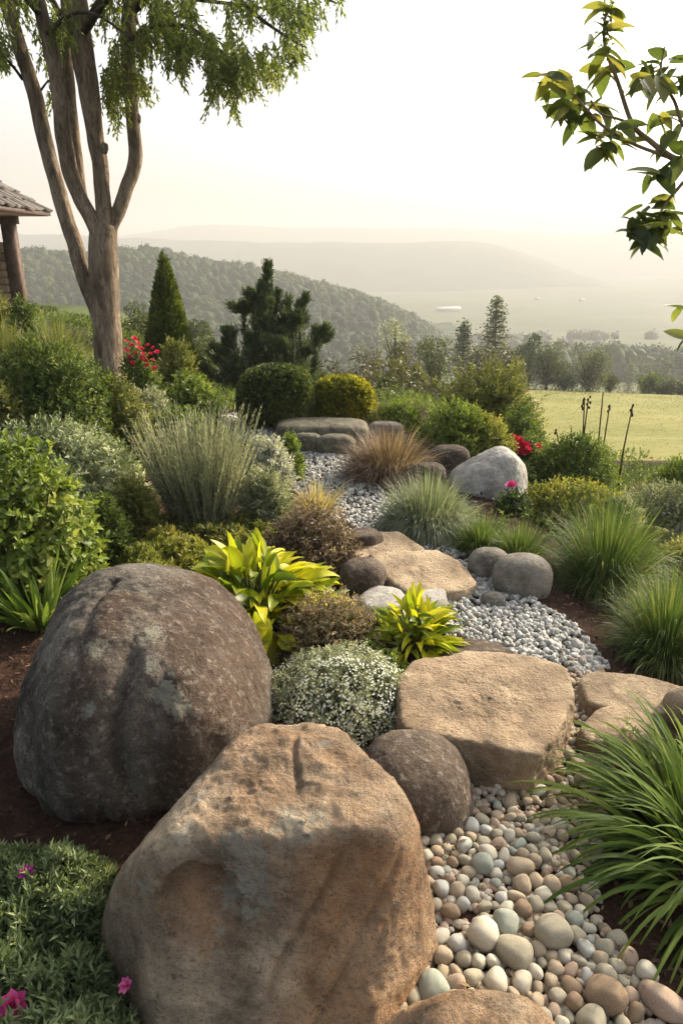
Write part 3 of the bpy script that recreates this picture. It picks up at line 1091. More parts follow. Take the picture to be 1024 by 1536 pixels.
boulder('mossy_rock', 'smooth mossy rock beside the brown grass, right of two below the long flat one', 'rock', (474, 652, 534, 684), M_MOSS, .6, 3, 5, seed=28)
boulder('mossy_rock', 'small grey rock behind the brown fountain grass', 'rock', (552, 632, 604, 656), M_GREY, .6, 3, 5, seed=29)

# ------------------------------------------------------------------ river pebbles
PEB = {'cream': [(.30, .265, .205), (.39, .35, .28), (.46, .42, .35)], 'tan': [(.20, .155, .105), (.28, .22, .155), (.35, .285, .21)], 'grey green': [(.17, .18, .15), (.235, .245, .205), (.30, .31, .265)],
       'pinkish brown': [(.20, .14, .105), (.275, .20, .15), (.34, .26, .2)], 'brown': [(.13, .088, .055), (.2, .14, .09), (.28, .205, .14)], 'pale grey': [(.25, .24, .215), (.33, .32, .29), (.40, .385, .355)],
       'olive beige': [(.185, .16, .115), (.26, .23, .17), (.33, .295, .225)]}
PMAT = {k: plainmat('pebble_' + k.replace(' ', '_'), [(a * 1.10, b * 1.13, c * 1.09) for a, b, c in v], 22, .8, .2, .003, .2, 7) for k, v in PEB.items()}
SHAPES = []
prs = np.random.default_rng(5)
for k in range(12):
    V, F = ICO[4]
    ax = [(1, .86, .74), (1, .9, .8), (1, .68, .6), (1, .78, .62), (1, .94, .7), (1, .62, .55), (1, .82, .78), (1, .74, .7), (1, .88, .6), (1, .7, .5), (1, .95, .86), (1, .8, .66)][k]
    pw = prs.uniform(2.0, 2.7)
    r = (np.sum(np.abs(V) ** pw, 1)) ** (-1 / pw)
    P = V * r[:, None] * (1 + .10 * fbm(V * 1.1 + k * 9.7, 2) + .02 * fbm(V * 3 + k, 2))[:, None]
    P[:, 1] *= 1 + prs.uniform(-.28, .28) * P[:, 0]
    P = P * np.array(ax)
    SHAPES.append((mesh_from('pebble', P, F, None, True), ax))
    SHAPES[-1][0].materials.append(PMAT['tan'])

pp = np.array(PEBBLE_POLY)
lo, hi = pp.min(0), pp.max(0)
pts = []
PA = .5 * abs(np.dot(pp[:, 0], np.roll(pp[:, 1], 1)) - np.dot(pp[:, 1], np.roll(pp[:, 0], 1)))
N_ = 2600
while len(pts) < N_:
    q = prs.uniform(lo, hi, (400, 2))
    q = q[in_poly(q[:, 0], q[:, 1], pp)]
    pts += list(q)
pts = np.array(pts[:N_])
# coarser towards the viewer, fine beside the slab
base_r = np.interp(pts[:, 1], [.8, 1.25, 1.6, 2.0, 2.6], [.0228, .0196, .0165, .0145, .013])
rr = base_r * np.exp(prs.normal(size=N_) * .24)
rr = np.clip(rr, .011, .05)
N_ = int(np.searchsorted(np.cumsum(math.pi * rr ** 2), PA * .86))
pts, rr = pts[:N_], rr[:N_]
for (su, sv, sr) in ((722, 1407, .038), (762, 1402, .034), (765, 1440, .042), (962, 1508, .050), (720, 1490, .03), (900, 1520, .045), (635, 1462, .036), (842, 1418, .042)):
    i = int(np.argmin(np.hypot(*(pts - ground(su, sv)[:2]).T)))
    rr[i] = sr
for it in range(260):
    d = pts[:, None] - pts[None]
    dist = np.hypot(d[..., 0], d[..., 1]) + np.eye(N_) * 9
    want = (rr[:, None] + rr[None]) * .93
    ov = np.maximum(want - dist, 0)
    mv = (d / dist[..., None] * ov[..., None] * .32).sum(1)
    new = pts + np.clip(mv, -.02, .02)
    ok = in_poly(new[:, 0], new[:, 1], pp)
    pts = np.where(ok[:, None], new, pts)
zz = H(pts[:, 0], pts[:, 1])
ovl = np.maximum(want - dist, 0).sum(1)
pu, pv, pd = project(np.stack([pts[:, 0], pts[:, 1], zz], 1))
size = rr / pd * FPX
vis = (pu > -20) & (pu < 1044) & (pv < 1560)
order = np.argsort(-(size * np.where(vis, 1, 0)))
sel = order[:300]
place_pts = {'against the tan boulder': [(655, 1350), (645, 1290), (620, 1430), (560, 1490), (480, 1530)], 'by the rough stone at the bottom edge': [(700, 1480), (770, 1455), (830, 1490), (845, 1530)],
             'below the front of the large slab': [(740, 1180), (790, 1165), (835, 1140)], 'beside the wedged rounded stone': [(700, 1200), (665, 1240)],
             'under the arching strap leaves': [(890, 1200), (880, 1280), (900, 1340), (920, 1400)], 'beside the right side of the large slab': [(865, 1010), (868, 1060), (860, 1110)],
             'near the bottom right corner': [(960, 1510), (900, 1470), (980, 1535)], 'in the middle of the pebble bed': [(760, 1300), (800, 1360), (740, 1370), (820, 1250), (760, 1240)]}
PLK = [(k, ground(*q)[:2]) for k, v in place_pts.items() for q in v]
cnames = list(PEB)
cprob = np.array([.18, .25, .06, .07, .08, .08, .28])
for i in sel:
    k = int(prs.integers(len(SHAPES)))
    me, ax = SHAPES[k]
    cn = cnames[int(prs.choice(len(cnames), p=cprob))]
    r = rr[i] * prs.uniform(.98, 1.08)
    o = bpy.data.objects.new('river_pebble', me)
    C.objects.link(o)
    o.material_slots[0].link = 'OBJECT'
    o.material_slots[0].material = PMAT[cn]
    o.scale = (r * 1.02, r * 1.02, r * prs.uniform(.95, 1.15))
    o.rotation_euler = (prs.normal() * .28, prs.normal() * .28, prs.uniform(0, 6.28))
    o.location = (pts[i, 0], pts[i, 1], zz[i] + r * ax[2] * .62 + min(.02, ovl[i] * .5) + prs.uniform(0, .008))
    shp = 'elongated' if ax[1] < .72 else ('round' if ax[1] > .88 else 'oval')
    szn = 'large' if rr[i] > .030 else ('small' if rr[i] < .017 else 'medium')
    dd_ = [(np.hypot(*(pts[i] - q)), nm) for nm, q in PLK]
    tag(o, '%s %s %s river pebble %s' % (szn, shp, cn, min(dd_)[1]), 'pebble', 'river pebbles in the pebble bed')
# the small ones that fill the gaps
g = Geo()
rest = [i for i in order[300:]]
V, F = ICO[3]
fill = []
while len(fill) < 2800:
    q = prs.uniform(lo, hi, (400, 2))
    fill += list(q[in_poly(q[:, 0], q[:, 1], pp)])
fill = np.array(fill[:2800])
allp = [(pts[i], rr[i], .5) for i in rest] + [(q, prs.uniform(.008, .016), .25) for q in fill]
for q, r, up in allp:
    sc = np.array([1, prs.uniform(.65, .95), prs.uniform(.55, .8)]) * r
    th = prs.uniform(0, 6.28)
    ca, sa = math.cos(th), math.sin(th)
    P = V * (1 + .12 * pnoise(V * 1.2 + prs.uniform(0, 90)))[:, None] * sc
    P = np.stack([P[:, 0] * ca - P[:, 1] * sa, P[:, 0] * sa + P[:, 1] * ca, P[:, 2]], 1)
    g.add(P + np.array([q[0], q[1], float(H(q[0], q[1])) + r * up]), F, prs.random())
o = link('small_pebbles', g.mesh('small_pebbles', True), attrmat('small_pebble', [(.16, .12, .075), (.30, .225, .15), (.42, .34, .25), (.29, .28, .23), (.5, .44, .35), (.32, .21, .145)], .6))
tag(o, kind='stuff', label='small tan and grey pebbles filling gaps in the pebble bed', cat='pebbles')

# ------------------------------------------------------------------ grey gravel
g = Geo()
for gi, pl in enumerate(GRAVEL_POLYS):
    pl = np.array(pl)
    lo, hi = pl.min(0), pl.max(0)
    area = .5 * abs(np.dot(pl[:, 0], np.roll(pl[:, 1], 1)) - np.dot(pl[:, 1], np.roll(pl[:, 0], 1)))
    r0 = [.0125, .0130, .0135, .0160, .0155][gi]
    n = int(area / (r0 * r0 * 2.2) * [1.35, 1.1, 1.0, .9, 1.0][gi])
    q = np.zeros((0, 2))
    while len(q) < n:
        t = prs.uniform(lo, hi, (n, 2))
        q = np.vstack([q, t[in_poly(t[:, 0], t[:, 1], pl)]])
    q = q[:n]
    V, F = ICO[2 if gi == 0 else 1]
    nv = len(V)
    sc = r0 * np.exp(prs.normal(size=(n, 1)) * .24) * prs.uniform(.65, 1.1, (n, 3))
    off = prs.uniform(0, 200, (n, 1, 3))
    rad = 1 + .55 * pnoise((V[None] * 1.9 + off).reshape(-1, 3)).reshape(n, nv)
    P = V[None] * rad[..., None] * sc[:, None]
    Q = np.linalg.qr(prs.normal(size=(n, 3, 3)))[0]
    P = np.einsum('nij,nvj->nvi', Q, P)
    z = H(q[:, 0], q[:, 1]) + prs.uniform(-.2, 1.15, n) * r0
    P = P + np.stack([q[:, 0], q[:, 1], z], 1)[:, None]
    Fm = (F[None] + (np.arange(n) * nv)[:, None, None]).reshape(-1, 3)
    g.add(P.reshape(-1, 3), Fm, np.repeat(prs.random(n), nv))
o = link('gravel', g.mesh('gravel'), attrmat('grey_gravel', [(.155, .155, .14), (.30, .298, .272), (.42, .415, .38), (.35, .35, .322), (.52, .51, .475), (.25, .25, .232)], .85, .2, 60, .4))
tag(o, kind='stuff', label='pale grey crushed gravel of the garden path', cat='gravel')

# ------------------------------------------------------------------ bark mulch chips
g = Geo()
n = 15000
q = np.stack([prs.uniform(-1.9, 1.7, n), prs.uniform(.9, 6.4, n)], 1)
bad = np.zeros(n, bool)
for pl in GRAVEL_POLYS + [PEBBLE_POLY]:
    bad |= in_poly(q[:, 0], q[:, 1], np.array(pl))
q = q[~bad]
n = len(q)
b = np.stack([q[:, 0], q[:, 1], H(q[:, 0], q[:, 1]) + prs.uniform(.002, .022, n)], 1)
d = prs.normal(size=(n, 3)) * np.array([1, 1, .3])
g_leaves(g, b, d, np.array([[0, 0, 1.]]) + prs.normal(size=(n, 3)) * .35, prs.uniform(.012, .042, n), prs.uniform(.007, .017, n), .1, .1, rng=prs)
o = link('bark_mulch', g.mesh('bark_mulch'), attrmat('bark_chip', [(.018, .010, .007), (.045, .025, .017), (.08, .047, .031), (.13, .085, .06)], .9, .15, 40))
tag(o, kind='stuff', label='dark brown bark mulch between the plants', cat='mulch')

# fallen leaves and bits that lie about
g = Geo()
n = 900
q = np.stack([prs.uniform(-1.5, 1.5, n), prs.uniform(.95, 4.6, n)], 1)
z = H(q[:, 0], q[:, 1]) + np.where(in_poly(q[:, 0], q[:, 1], pp), .035, .02)
on = np.zeros(n, bool)
b = np.stack([q[:, 0], q[:, 1], z], 1)
d = prs.normal(size=(n, 3)) * np.array([1, 1, .25])
Ll = prs.uniform(.008, .03, n)
g_leaves(g, b, d, np.array([[0, 0, 1.]]) + prs.normal(size=(n, 3)) * .5, Ll, Ll * prs.uniform(.25, .5, n), .2, .25, rng=prs, hexa=True)
o = link('leaf_litter', g.mesh('leaf_litter'), attrmat('dry_leaf', [(.07, .035, .018), (.16, .09, .04), (.26, .17, .08), (.12, .09, .04)], .8, .2, 60))
tag(o, kind='stuff', label='scattered dry fallen leaves on the ground', cat='leaves')
# ------------------------------------------------------------------ plant builders
G_ = lambda r, g_, b: (r, g_, b)
LM = {}


def lm(name, *cols, **k):
    LM[name] = leafmat(name, [(min(.62, q[0] * 1.85), min(.62, q[1] * 1.75), q[2] * 1.75) for q in cols], **k)
    return LM[name]


lm('leaf_mid', (.020, .036, .008), (.040, .065, .014), (.07, .10, .022), (.12, .14, .035))
lm('leaf_bright', (.034, .056, .010), (.062, .095, .016), (.105, .142, .028), (.17, .19, .05))
lm('leaf_dark', (.012, .022, .008), (.022, .038, .013), (.035, .055, .018), (.06, .08, .028))
lm('leaf_olive', (.034, .044, .012), (.062, .076, .02), (.10, .11, .032), (.155, .15, .05))
lm('leaf_gold', (.045, .06, .014), (.085, .105, .02), (.145, .15, .032), (.23, .20, .055))
lm('leaf_sage', (.07, .085, .05), (.12, .14, .085), (.19, .21, .14), (.28, .29, .21), trans=.25)
lm('leaf_silver', (.13, .145, .12), (.20, .215, .18), (.28, .30, .26), (.34, .35, .31), trans=.25)
lm('leaf_variegated', (.045, .065, .03), (.08, .105, .055), (.16, .19, .115), (.34, .36, .26), trans=.28)
lm('leaf_wispy', (.07, .083, .055), (.115, .13, .09), (.17, .18, .13), (.235, .24, .18), trans=.3)
lm('leaf_red', (.030, .026, .015), (.062, .047, .032), (.105, .078, .056), (.17, .15, .10), trans=.3)
lm('leaf_heather', (.045, .045, .022), (.09, .078, .045), (.16, .125, .08), (.26, .21, .14), trans=.3)
lm('leaf_chartreuse', (.035, .06, .006), (.11, .145, .008), (.235, .245, .012), (.36, .31, .02), trans=.42, rough=.42, tcol=1.3)
lm('leaf_strap', (.024, .045, .009), (.044, .078, .014), (.074, .115, .022), (.13, .16, .042), trans=.38, rough=.65, spec=.15)
lm('leaf_grass', (.022, .042, .010), (.042, .075, .018), (.075, .11, .028), (.24, .22, .10), trans=.35)
lm('leaf_blue_grass', (.06, .08, .05), (.10, .125, .08), (.15, .175, .115), (.22, .23, .16), trans=.3)
lm('leaf_brown_grass', (.055, .038, .026), (.10, .072, .052), (.155, .12, .088), (.21, .175, .13), trans=.35)
lm('leaf_tan_grass', (.12, .10, .045), (.2, .17, .075), (.29, .25, .12), (.38, .33, .18), trans=.35)
lm('leaf_hill_grass', (.04, .055, .017), (.07, .088, .026), (.11, .12, .042), (.17, .165, .07), trans=.4)
lm('needle', (.021, .036, .017), (.038, .058, .026), (.058, .084, .035), (.095, .115, .048), trans=.2)
lm('leaf_cypress', (.014, .026, .006), (.028, .048, .008), (.055, .08, .012), (.12, .13, .02), trans=.25)
lm('leaf_hedge', (.014, .024, .008), (.028, .044, .012), (.05, .068, .017), (.085, .095, .025), trans=.3)
lm('leaf_hedge_gold', (.03, .042, .008), (.06, .075, .010), (.13, .13, .012), (.26, .22, .02), trans=.4)
lm('leaf_crown', (.035, .05, .012), (.06, .085, .02), (.095, .12, .03), (.15, .165, .045), trans=.5, patch=1.0)
lm('leaf_broad', (.026, .04, .012), (.045, .066, .018), (.075, .1, .026), (.15, .145, .04), trans=.48, rough=.4, spec=.5)
lm('leaf_cover', (.04, .062, .028), (.07, .10, .045), (.105, .14, .065), (.15, .185, .09), trans=.28)
lm('leaf_thicket', (.022, .026, .013), (.038, .042, .021), (.058, .06, .03), (.085, .08, .04), trans=.25, patch=.3)
lm('leaf_far', (.024, .036, .014), (.042, .058, .02), (.065, .08, .027), (.1, .11, .036), trans=.25, patch=.3)
M_STEM = plainmat('twig', [(.05, .035, .022), (.10, .075, .05), (.15, .12, .085)], 40, .85, .4)
M_GSTEM = plainmat('green_stem', [(.06, .08, .02), (.10, .12, .035)], 30, .7, .2)
M_TRUNK = barkmat('bark', (.065, .048, .030), (.185, .142, .095), (.34, .27, .19), sc=(13, 13, 3.2), bump=1.0)
M_TRUNK2 = barkmat('dark_bark', (.03, .022, .016), (.06, .045, .032), (.10, .08, .06))
M_BRANCH = barkmat('smooth_bark', (.10, .075, .045), (.2, .15, .09), (.3, .24, .15), (14, 14, 6), .3)


def petalmat(name, a, b, c):
    return leafmat(name, (a, b, c), .35, .5, .2, 8, 1.1)


PINK = petalmat('pink_petal', (.42, .03, .16), (.62, .07, .27), (.75, .2, .4))
CRIM = petalmat('crimson_petal', (.40, .006, .035), (.58, .012, .07), (.70, .05, .14))
RED = petalmat('red_petal', (.40, .012, .012), (.55, .03, .02), (.6, .09, .03))
MAGENTA = petalmat('magenta_petal', (.33, .01, .2), (.5, .03, .33), (.62, .1, .42))
WHITEP = petalmat('white_petal', (.55, .57, .50), (.68, .7, .63), (.8, .81, .76))

_seed = [100]


def nrng():
    _seed[0] += 1
    return np.random.default_rng(_seed[0])


def fit(gs, c, bb, lim=(.45, 1.7)):
    """scale a finished plant so that it is as wide and as tall as measured"""
    SX = SZ = 1.0
    for _ in range(4):
        V = np.concatenate([v for g in gs for v in g.V]) + c
        u, v, _d = project(V[::3])
        lo, hi = np.percentile(u, [1.5, 98.5])
        vt = np.percentile(v, 1.2)
        _, vc, _d = project(c)
        sx = np.clip((bb[2] - bb[0]) / (hi - lo), .6, 1.5)
        sz = np.clip((vc[0] - bb[1]) / max(vc[0] - vt, 3), .6, 1.5)
        sx, sz = np.clip(SX * sx, *lim) / SX, np.clip(SZ * sz, *lim) / SZ
        SX, SZ = SX * sx, SZ * sz
        for g in gs:
            g.V = [v * np.array([sx, sx, sz]) for v in g.V]
    return SX, SZ


def stems(par, rx, ry, h, rng, n=7, rad=.006, mat=None, k=.75):
    g = Geo()
    for i in range(n):
        a = rng.uniform(0, 6.28)
        e = np.array([math.cos(a) * rx * k * rng.uniform(.2, .8), math.sin(a) * ry * k * rng.uniform(.2, .8), h * rng.uniform(.55, .8)])
        b = np.array([math.cos(a), math.sin(a), 0]) * min(rx, ry) * .08
        mid = (b + e) * .5 + rng.normal(size=3) * np.array([rx, ry, h]) * .06
        g_tube(g, smooth_path(np.array([b - [0, 0, .03], mid, e]), 3), np.linspace(rad, rad * .4, 7), 5, rng.random())
    return link('stem', g.mesh('stem', True), mat or M_STEM, parent=par)


def dome_pts(n, rx, ry, h, rng, lump=.16, lumpf=2.2, inner=.4, zmin=-.05, prof=None):
    z = rng.uniform(zmin, 1, n)
    th = rng.uniform(0, 2 * math.pi, n)
    r = np.sqrt(np.maximum(1 - z * z, 0))
    d = np.stack([r * np.cos(th), r * np.sin(th), z], 1)
    f = 1 + lump * fbm(d * lumpf + rng.uniform(0, 60, 3), 3) * 1.6
    f = f * (1 - inner * rng.random(n) ** 2.2)
    f = np.where(rng.random(n) < .05, f * rng.uniform(1.0, 1.10, n), f)
    ax = np.array([rx, ry, h])
    P = d * ax * f[:, None]
    Nn = nrm(d / ax)
    return P, Nn, d


def shrub(name, label, bb, mat, leaf=(9, 4.5), cov=2.6, m=7, sl=16, ang=.8, lump=.16, lumpf=2.4, up=.35, kd=.85, cat='shrub', group=None, hexa=False, stem=True,
          curl=.2, inner=.45, spread=.25, out=.9, jit=.35, rmin=None, core=.22):
    rng = nrng()
    c, rx, ry, h = dome(*bb, kd=kd)
    s = mpp(c)
    lk_ = .8 if not hexa else 1
    L, W = leaf[0] * s * lk_, leaf[1] * s * lk_
    A = 2 * math.pi * (((rx * ry) ** 1.6 + (rx * h) ** 1.6 + (ry * h) ** 1.6) / 3) ** (1 / 1.6)
    n = int(cov * A / (L * W * .5) / m)
    n = min(n, 9000)
    root = empty(name, c)
    tag(root, label, cat, group)
    P, Nn, d = dome_pts(n, rx, ry, h, rng, lump, lumpf, inner)
    dr = nrm(Nn * out + np.array([0, 0, up]) + rng.normal(size=P.shape) * .35)
    g = Geo()
    slen = sl * s
    g_sprigs(g, P - dr * slen * .75, dr, m, slen * rng.uniform(.7, 1.25, n), L, W, ang, rng, curl, hexa=hexa, spread=spread, jit=jit)
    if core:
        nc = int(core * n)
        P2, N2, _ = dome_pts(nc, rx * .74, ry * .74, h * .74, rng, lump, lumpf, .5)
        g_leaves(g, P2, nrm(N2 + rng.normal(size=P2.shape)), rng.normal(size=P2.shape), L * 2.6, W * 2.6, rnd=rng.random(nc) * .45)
    SX, SZ = fit([g], c, bb)
    rx, ry, h = rx * SX, ry * SX, h * SZ
    me = g.mesh('foliage')
    fo = link('foliage', me, LM[mat], parent=root)
    if stem:
        stems(root, rx, ry, h, rng, 7, .012 * rx + .002)
    return root, (c, rx, ry, h, s, rng)


def tuft(name, label, bb, mat, n=420, W=2.6, droop=1.5, tilt=.75, base=.35, kd=.85, lk=1.0, seg=6, group=None, cat='grass tuft', fold=0, lv=.25, lean=(0, 0), heads=None):
    rng = nrng()
    c, rx, ry, h = dome(*bb, kd=kd)
    s = mpp(c)
    th = rng.uniform(0, 6.28, n)
    q = np.sqrt(rng.random(n))
    b = np.stack([np.cos(th) * q * rx * base, np.sin(th) * q * ry * base, np.full(n, -.01)], 1)
    tl = tilt * q * rng.uniform(.5, 1.25, n) + np.abs(rng.normal(size=n)) * .08
    d = np.stack([np.cos(th) * np.sin(tl) + lean[0], np.sin(th) * np.sin(tl) + lean[1], np.cos(tl)], 1) + rng.normal(size=(n, 3)) * .07
    L = lk * np.hypot(h, rx * .55) * np.clip(1 + rng.normal(size=n) * lv, .4, 1.5)
    g = Geo()
    rn = rng.random(n) * .82
    dead = rng.random(n) < .06
    rn[dead] = 1.0
    L = np.where(rng.random(n) < .05, L * 1.25, L)
    g_blades(g, b, d, L, W * s * rng.uniform(.6, 1.25, n), droop * rng.uniform(.3, 1.6, n) * (.4 + q), seg, rng, fold=fold, rnd=rn)
    SX, SZ = fit([g], c, bb)
    o = link(name, g.mesh(name), LM[mat], c)
    tag(o, label, cat, group)
    return o, (c, rx, ry, h, s, rng)


def bloom(par, mat, p, r, rng, petals=6, layers=2, face=None):
    """one flower: petals round a centre, turned to the light"""
    face = nrm(np.array(face if face is not None else [rng.normal() * .4, -.5 + rng.normal() * .3, .8]))
    a = nrm(np.cross(face, [.3, .9, .1]))
    b = np.cross(face, a)
    g = Geo()
    for l in range(layers):
        th = np.arange(petals) * 2 * math.pi / petals + l * .5 + rng.random() * .4
        el = .25 + .55 * l
        d = (a[None] * np.cos(th)[:, None] + b[None] * np.sin(th)[:, None]) * math.cos(el) + face[None] * math.sin(el)
        upv = np.repeat(face[None], petals, 0) + rng.normal(size=(petals, 3)) * .12
        g_leaves(g, np.repeat(p[None], petals, 0) + d * r * .08, d, upv, r * (1 - .25 * l) * rng.uniform(.85, 1.1, petals), r * .75 * (1 - .2 * l), .12, -.12, rng=rng, hexa=True)
    return link('flower', g.mesh('flower'), mat, parent=par)


def surf_flowers(root, info, mat, px, r_px, **k):
    """flowers standing on the mound where the photograph has them"""
    c, rx, ry, h, s, rng = info
    for (u, v) in px:
        d = ray(u, v)
        o = np.array([0, 0, CAMZ]) - c
        A = np.array([1 / (rx * 1.03), 1 / (ry * 1.03), 1 / (h * 1.03)])
        a_, b_, c_ = np.sum((d * A) ** 2), 2 * np.sum(d * A * o * A), np.sum((o * A) ** 2) - 1
        disc = b_ * b_ - 4 * a_ * c_
        t = (-b_ - math.sqrt(disc)) / (2 * a_) if disc > 0 else -b_ / (2 * a_)
        bloom(root, mat, o + d * t, r_px * s * rng.uniform(.8, 1.2), rng, **k)


# ------------------------------------------------------------------ left bank, front to back
def mat_plant(name, label, poly, mat, n, hgt, leaf, sl, m=8, ang=.7, cat='ground cover', lumpf=6, hk=.6, kind=None):
    rng = nrng()
    W = np.array([ground(u, v)[:2] for u, v in poly])
    lo, hi = W.min(0), W.max(0)
    q = np.zeros((0, 2))
    while len(q) < n:
        t = rng.uniform(lo, hi, (n, 2))
        q = np.vstack([q, t[in_poly(t[:, 0], t[:, 1], W)]])
    q = q[:n]
    c2 = W.mean(0)
    c = np.array([c2[0], c2[1], float(H(*c2))])
    s = mpp(c)
    # falls off to the rim
    dist = np.full(n, 9.)
    for i in range(len(W)):
        a, b = W[i], W[(i + 1) % len(W)]
        e = b - a
        t = np.clip(((q - a) @ e) / (e @ e + 1e-9), 0, 1)
        dist = np.minimum(dist, np.linalg.norm(q - a - t[:, None] * e, axis=1))
    rim = sstep(0, hgt * 1.3, dist) ** .5
    lum = 1 + hk * fbm(np.stack([q[:, 0], q[:, 1], 0 * q[:, 0]], 1) * lumpf, 3) * 1.5
    hh = hgt * rim * lum * (1 - .5 * rng.random(n) ** 2)
    P = np.stack([q[:, 0] - c[0], q[:, 1] - c[1], H(q[:, 0], q[:, 1]) - c[2] + hh], 1)
    dr = nrm(np.array([[0, 0, 1.]]) + rng.normal(size=(n, 3)) * .45)
    g = Geo()
    slen = sl * s
    g_sprigs(g, P - dr * slen * .8, dr, m, slen * rng.uniform(.7, 1.3, n), leaf[0] * s, leaf[1] * s, ang, rng, spread=.3)
    root = empty(name, c)
    tag(root, label, cat, kind=kind)
    link('foliage', g.mesh('foliage'), LM[mat], parent=root)
    return root, (c, s, rng, hgt)


root, inf = mat_plant('ground_cover', 'low feathery grey green ground cover with three pink flowers in the bottom left corner',
                      [(-120, 1300), (60, 1278), (170, 1300), (196, 1400), (198, 1470), (225, 1560), (235, 1760), (-160, 1760)], 'leaf_cover', 3000, .11, (21, 6), 32, 10, .7, lumpf=9, hk=.95)
for (u, v, r, mt, lab) in ((20, 1508, 25, PINK, None), (190, 1478, 12, PINK, 'small pink flower beside the tan boulder'), (41, 1310, 12, MAGENTA, 'small magenta flower')):
    q = at_z(u, v, float(H(*ground(u, v)[:2])) + .115)
    f = bloom(root, mt, q - inf[0], r * mpp(q), inf[2], 7, 3 if r > 20 else 2)
    if lab:
        f['label'] = lab

tuft('strap_plant', 'clump of broad yellow green strap leaves just left of the dark boulder', (-30, 822, 172, 985), 'leaf_strap', 150, 12, .8, .6, .4, lk=.95, fold=.18, cat='plant')
shrub('leafy_bush', 'bright green leafy bush at the left edge behind the strap leaves', (-75, 668, 168, 935), 'leaf_bright', (14, 8.5), 2.8, 6, 24, .85, .2, 2.2, hexa=True)
mat_plant('low_shrub', 'low spreading yellow green cover between leafy bush and the dark boulder', [(160, 890), (175, 840), (230, 818), (300, 815), (345, 850), (380, 905), (330, 935), (200, 930)], 'leaf_gold', 2200, .16, (8, 4), 13, 8)
mat_plant('low_shrub', 'low olive green cover around the foot of the tall wispy silver clump', [(200, 830), (215, 790), (300, 785), (420, 790), (440, 830), (380, 850), (300, 835)], 'leaf_olive', 1100, .10, (9, 4), 13, 8)
shrub('feathery_shrub', 'soft sage green plant between the variegated mound and the tall wispy clump', (168, 720, 250, 835), 'leaf_olive', (8, 3), 2.6, 8, 16, .6)
shrub('small_shrub', 'small mid green shrub between leafy bush and variegated mound', (120, 745, 205, 860), 'leaf_mid', (8, 4), 2.6)
shrub('variegated_mound', 'wide grey green mound with cream edged leaves on the left bank', (-25, 634, 220, 800), 'leaf_variegated', (11, 5), 2.8, 7, 17, .8, .14, 2.6)
shrub('gold_shrub', 'olive gold bushy shrub at the left edge above the variegated mound', (-70, 572, 62, 700), 'leaf_olive', (9, 5), 2.8)
shrub('green_mound', 'broad dark green mound below the multi stemmed tree, left of its trunk', (-10, 517, 190, 712), 'leaf_mid', (8, 4), 2.8, 7, 14, .8, .18, 2.6)
shrub('tan_shrub', 'dull tan green rounded shrub in front of the tree trunk', (128, 566, 236, 705), 'leaf_olive', (7, 3.4), 2.8)
tuft('hill_grass', 'round mound of pale yellow green grass on the bank left of the trunk', (42, 486, 146, 580), 'leaf_hill_grass', 1800, 1.6, 2.8, 1.0, .7, lk=.6)
tuft('hill_grass', 'loose yellow green grass on the bank crest below the stone pavilion', (-30, 466, 60, 560), 'leaf_hill_grass', 1600, 1.4, 2.4, .9, .8, lk=.45)
shrub('olive_shrub', 'dark olive shrub right below the pavilion post', (14, 452, 78, 545), 'leaf_mid', (6, 3), 2.6)
shrub('olive_shrub', 'olive shrub against the stone wall of the pavilion', (-45, 432, 34, 530), 'leaf_olive', (6, 3), 2.6)
shrub('round_shrub', 'light green rounded shrub just right of the tree base', (246, 563, 334, 652), 'leaf_bright', (7, 4), 2.8)
shrub('round_shrub', 'grey green shrub between the tree base and the light green rounded shrub', (196, 584, 268, 665), 'leaf_sage', (7, 3), 2.4)
shrub('round_shrub', 'dull green low shrub behind the tips of the wispy silver clump', (212, 615, 330, 705), 'leaf_mid', (7, 3.4), 2.6)
shrub('round_shrub', 'small yellow green shrub between the wispy clump and the silver bush', (300, 644, 352, 718), 'leaf_olive', (7, 3.4), 2.6)
r_, inf = shrub('crimson_bush', 'bush covered in crimson flowers just right of the tree trunk', (182, 530, 250, 640), 'leaf_mid', (7, 3.5), 2.4)
frng = np.random.default_rng(3)
surf_flowers(r_, inf, CRIM, [(190, 512), (198, 519), (207, 515), (214, 524), (204, 530), (195, 536), (222, 518), (230, 522), (226, 531), (213, 538), (199, 545), (219, 541), (232, 553), (190, 527), (236, 529), (208, 523), (229, 541), (215, 532), (202, 509), (222, 549)], 4.6)

# wispy silver clump: upright stems with tiny leaves
rng = nrng()
c, rx, ry, h = dome(222, 660, 390, 822)
s = mpp(c)
n = 560
th = rng.uniform(0, 6.28, n)
q = np.sqrt(rng.random(n))
b = np.stack([np.cos(th) * q * rx * .45, np.sin(th) * q * ry * .45, np.zeros(n)], 1)
d = nrm(np.stack([np.cos(th) * q * .42, np.sin(th) * q * .42, np.ones(n)], 1) + rng.normal(size=(n, 3)) * .06)
Ls = h * 1.12 * rng.uniform(.5, 1.12, n)
root = empty('wispy_silver_plant', c)
tag(root, 'tall upright clump of wispy silver stems in the middle of the left bank', 'plant')
g, g2 = Geo(), Geo()
g_sprigs(g, b, d, 46, Ls, 8.5 * s, 2.3 * s, .42, rng, .1, spread=.3)
g_blades(g2, b, d, Ls * 1.05, 1.3 * s, .1, 3, rng)
fit([g, g2], c, (236, 628, 374, 812))
link('foliage', g.mesh('foliage'), LM['leaf_wispy'], parent=root)
link('stem', g2.mesh('stem'), LM['leaf_sage'], parent=root)

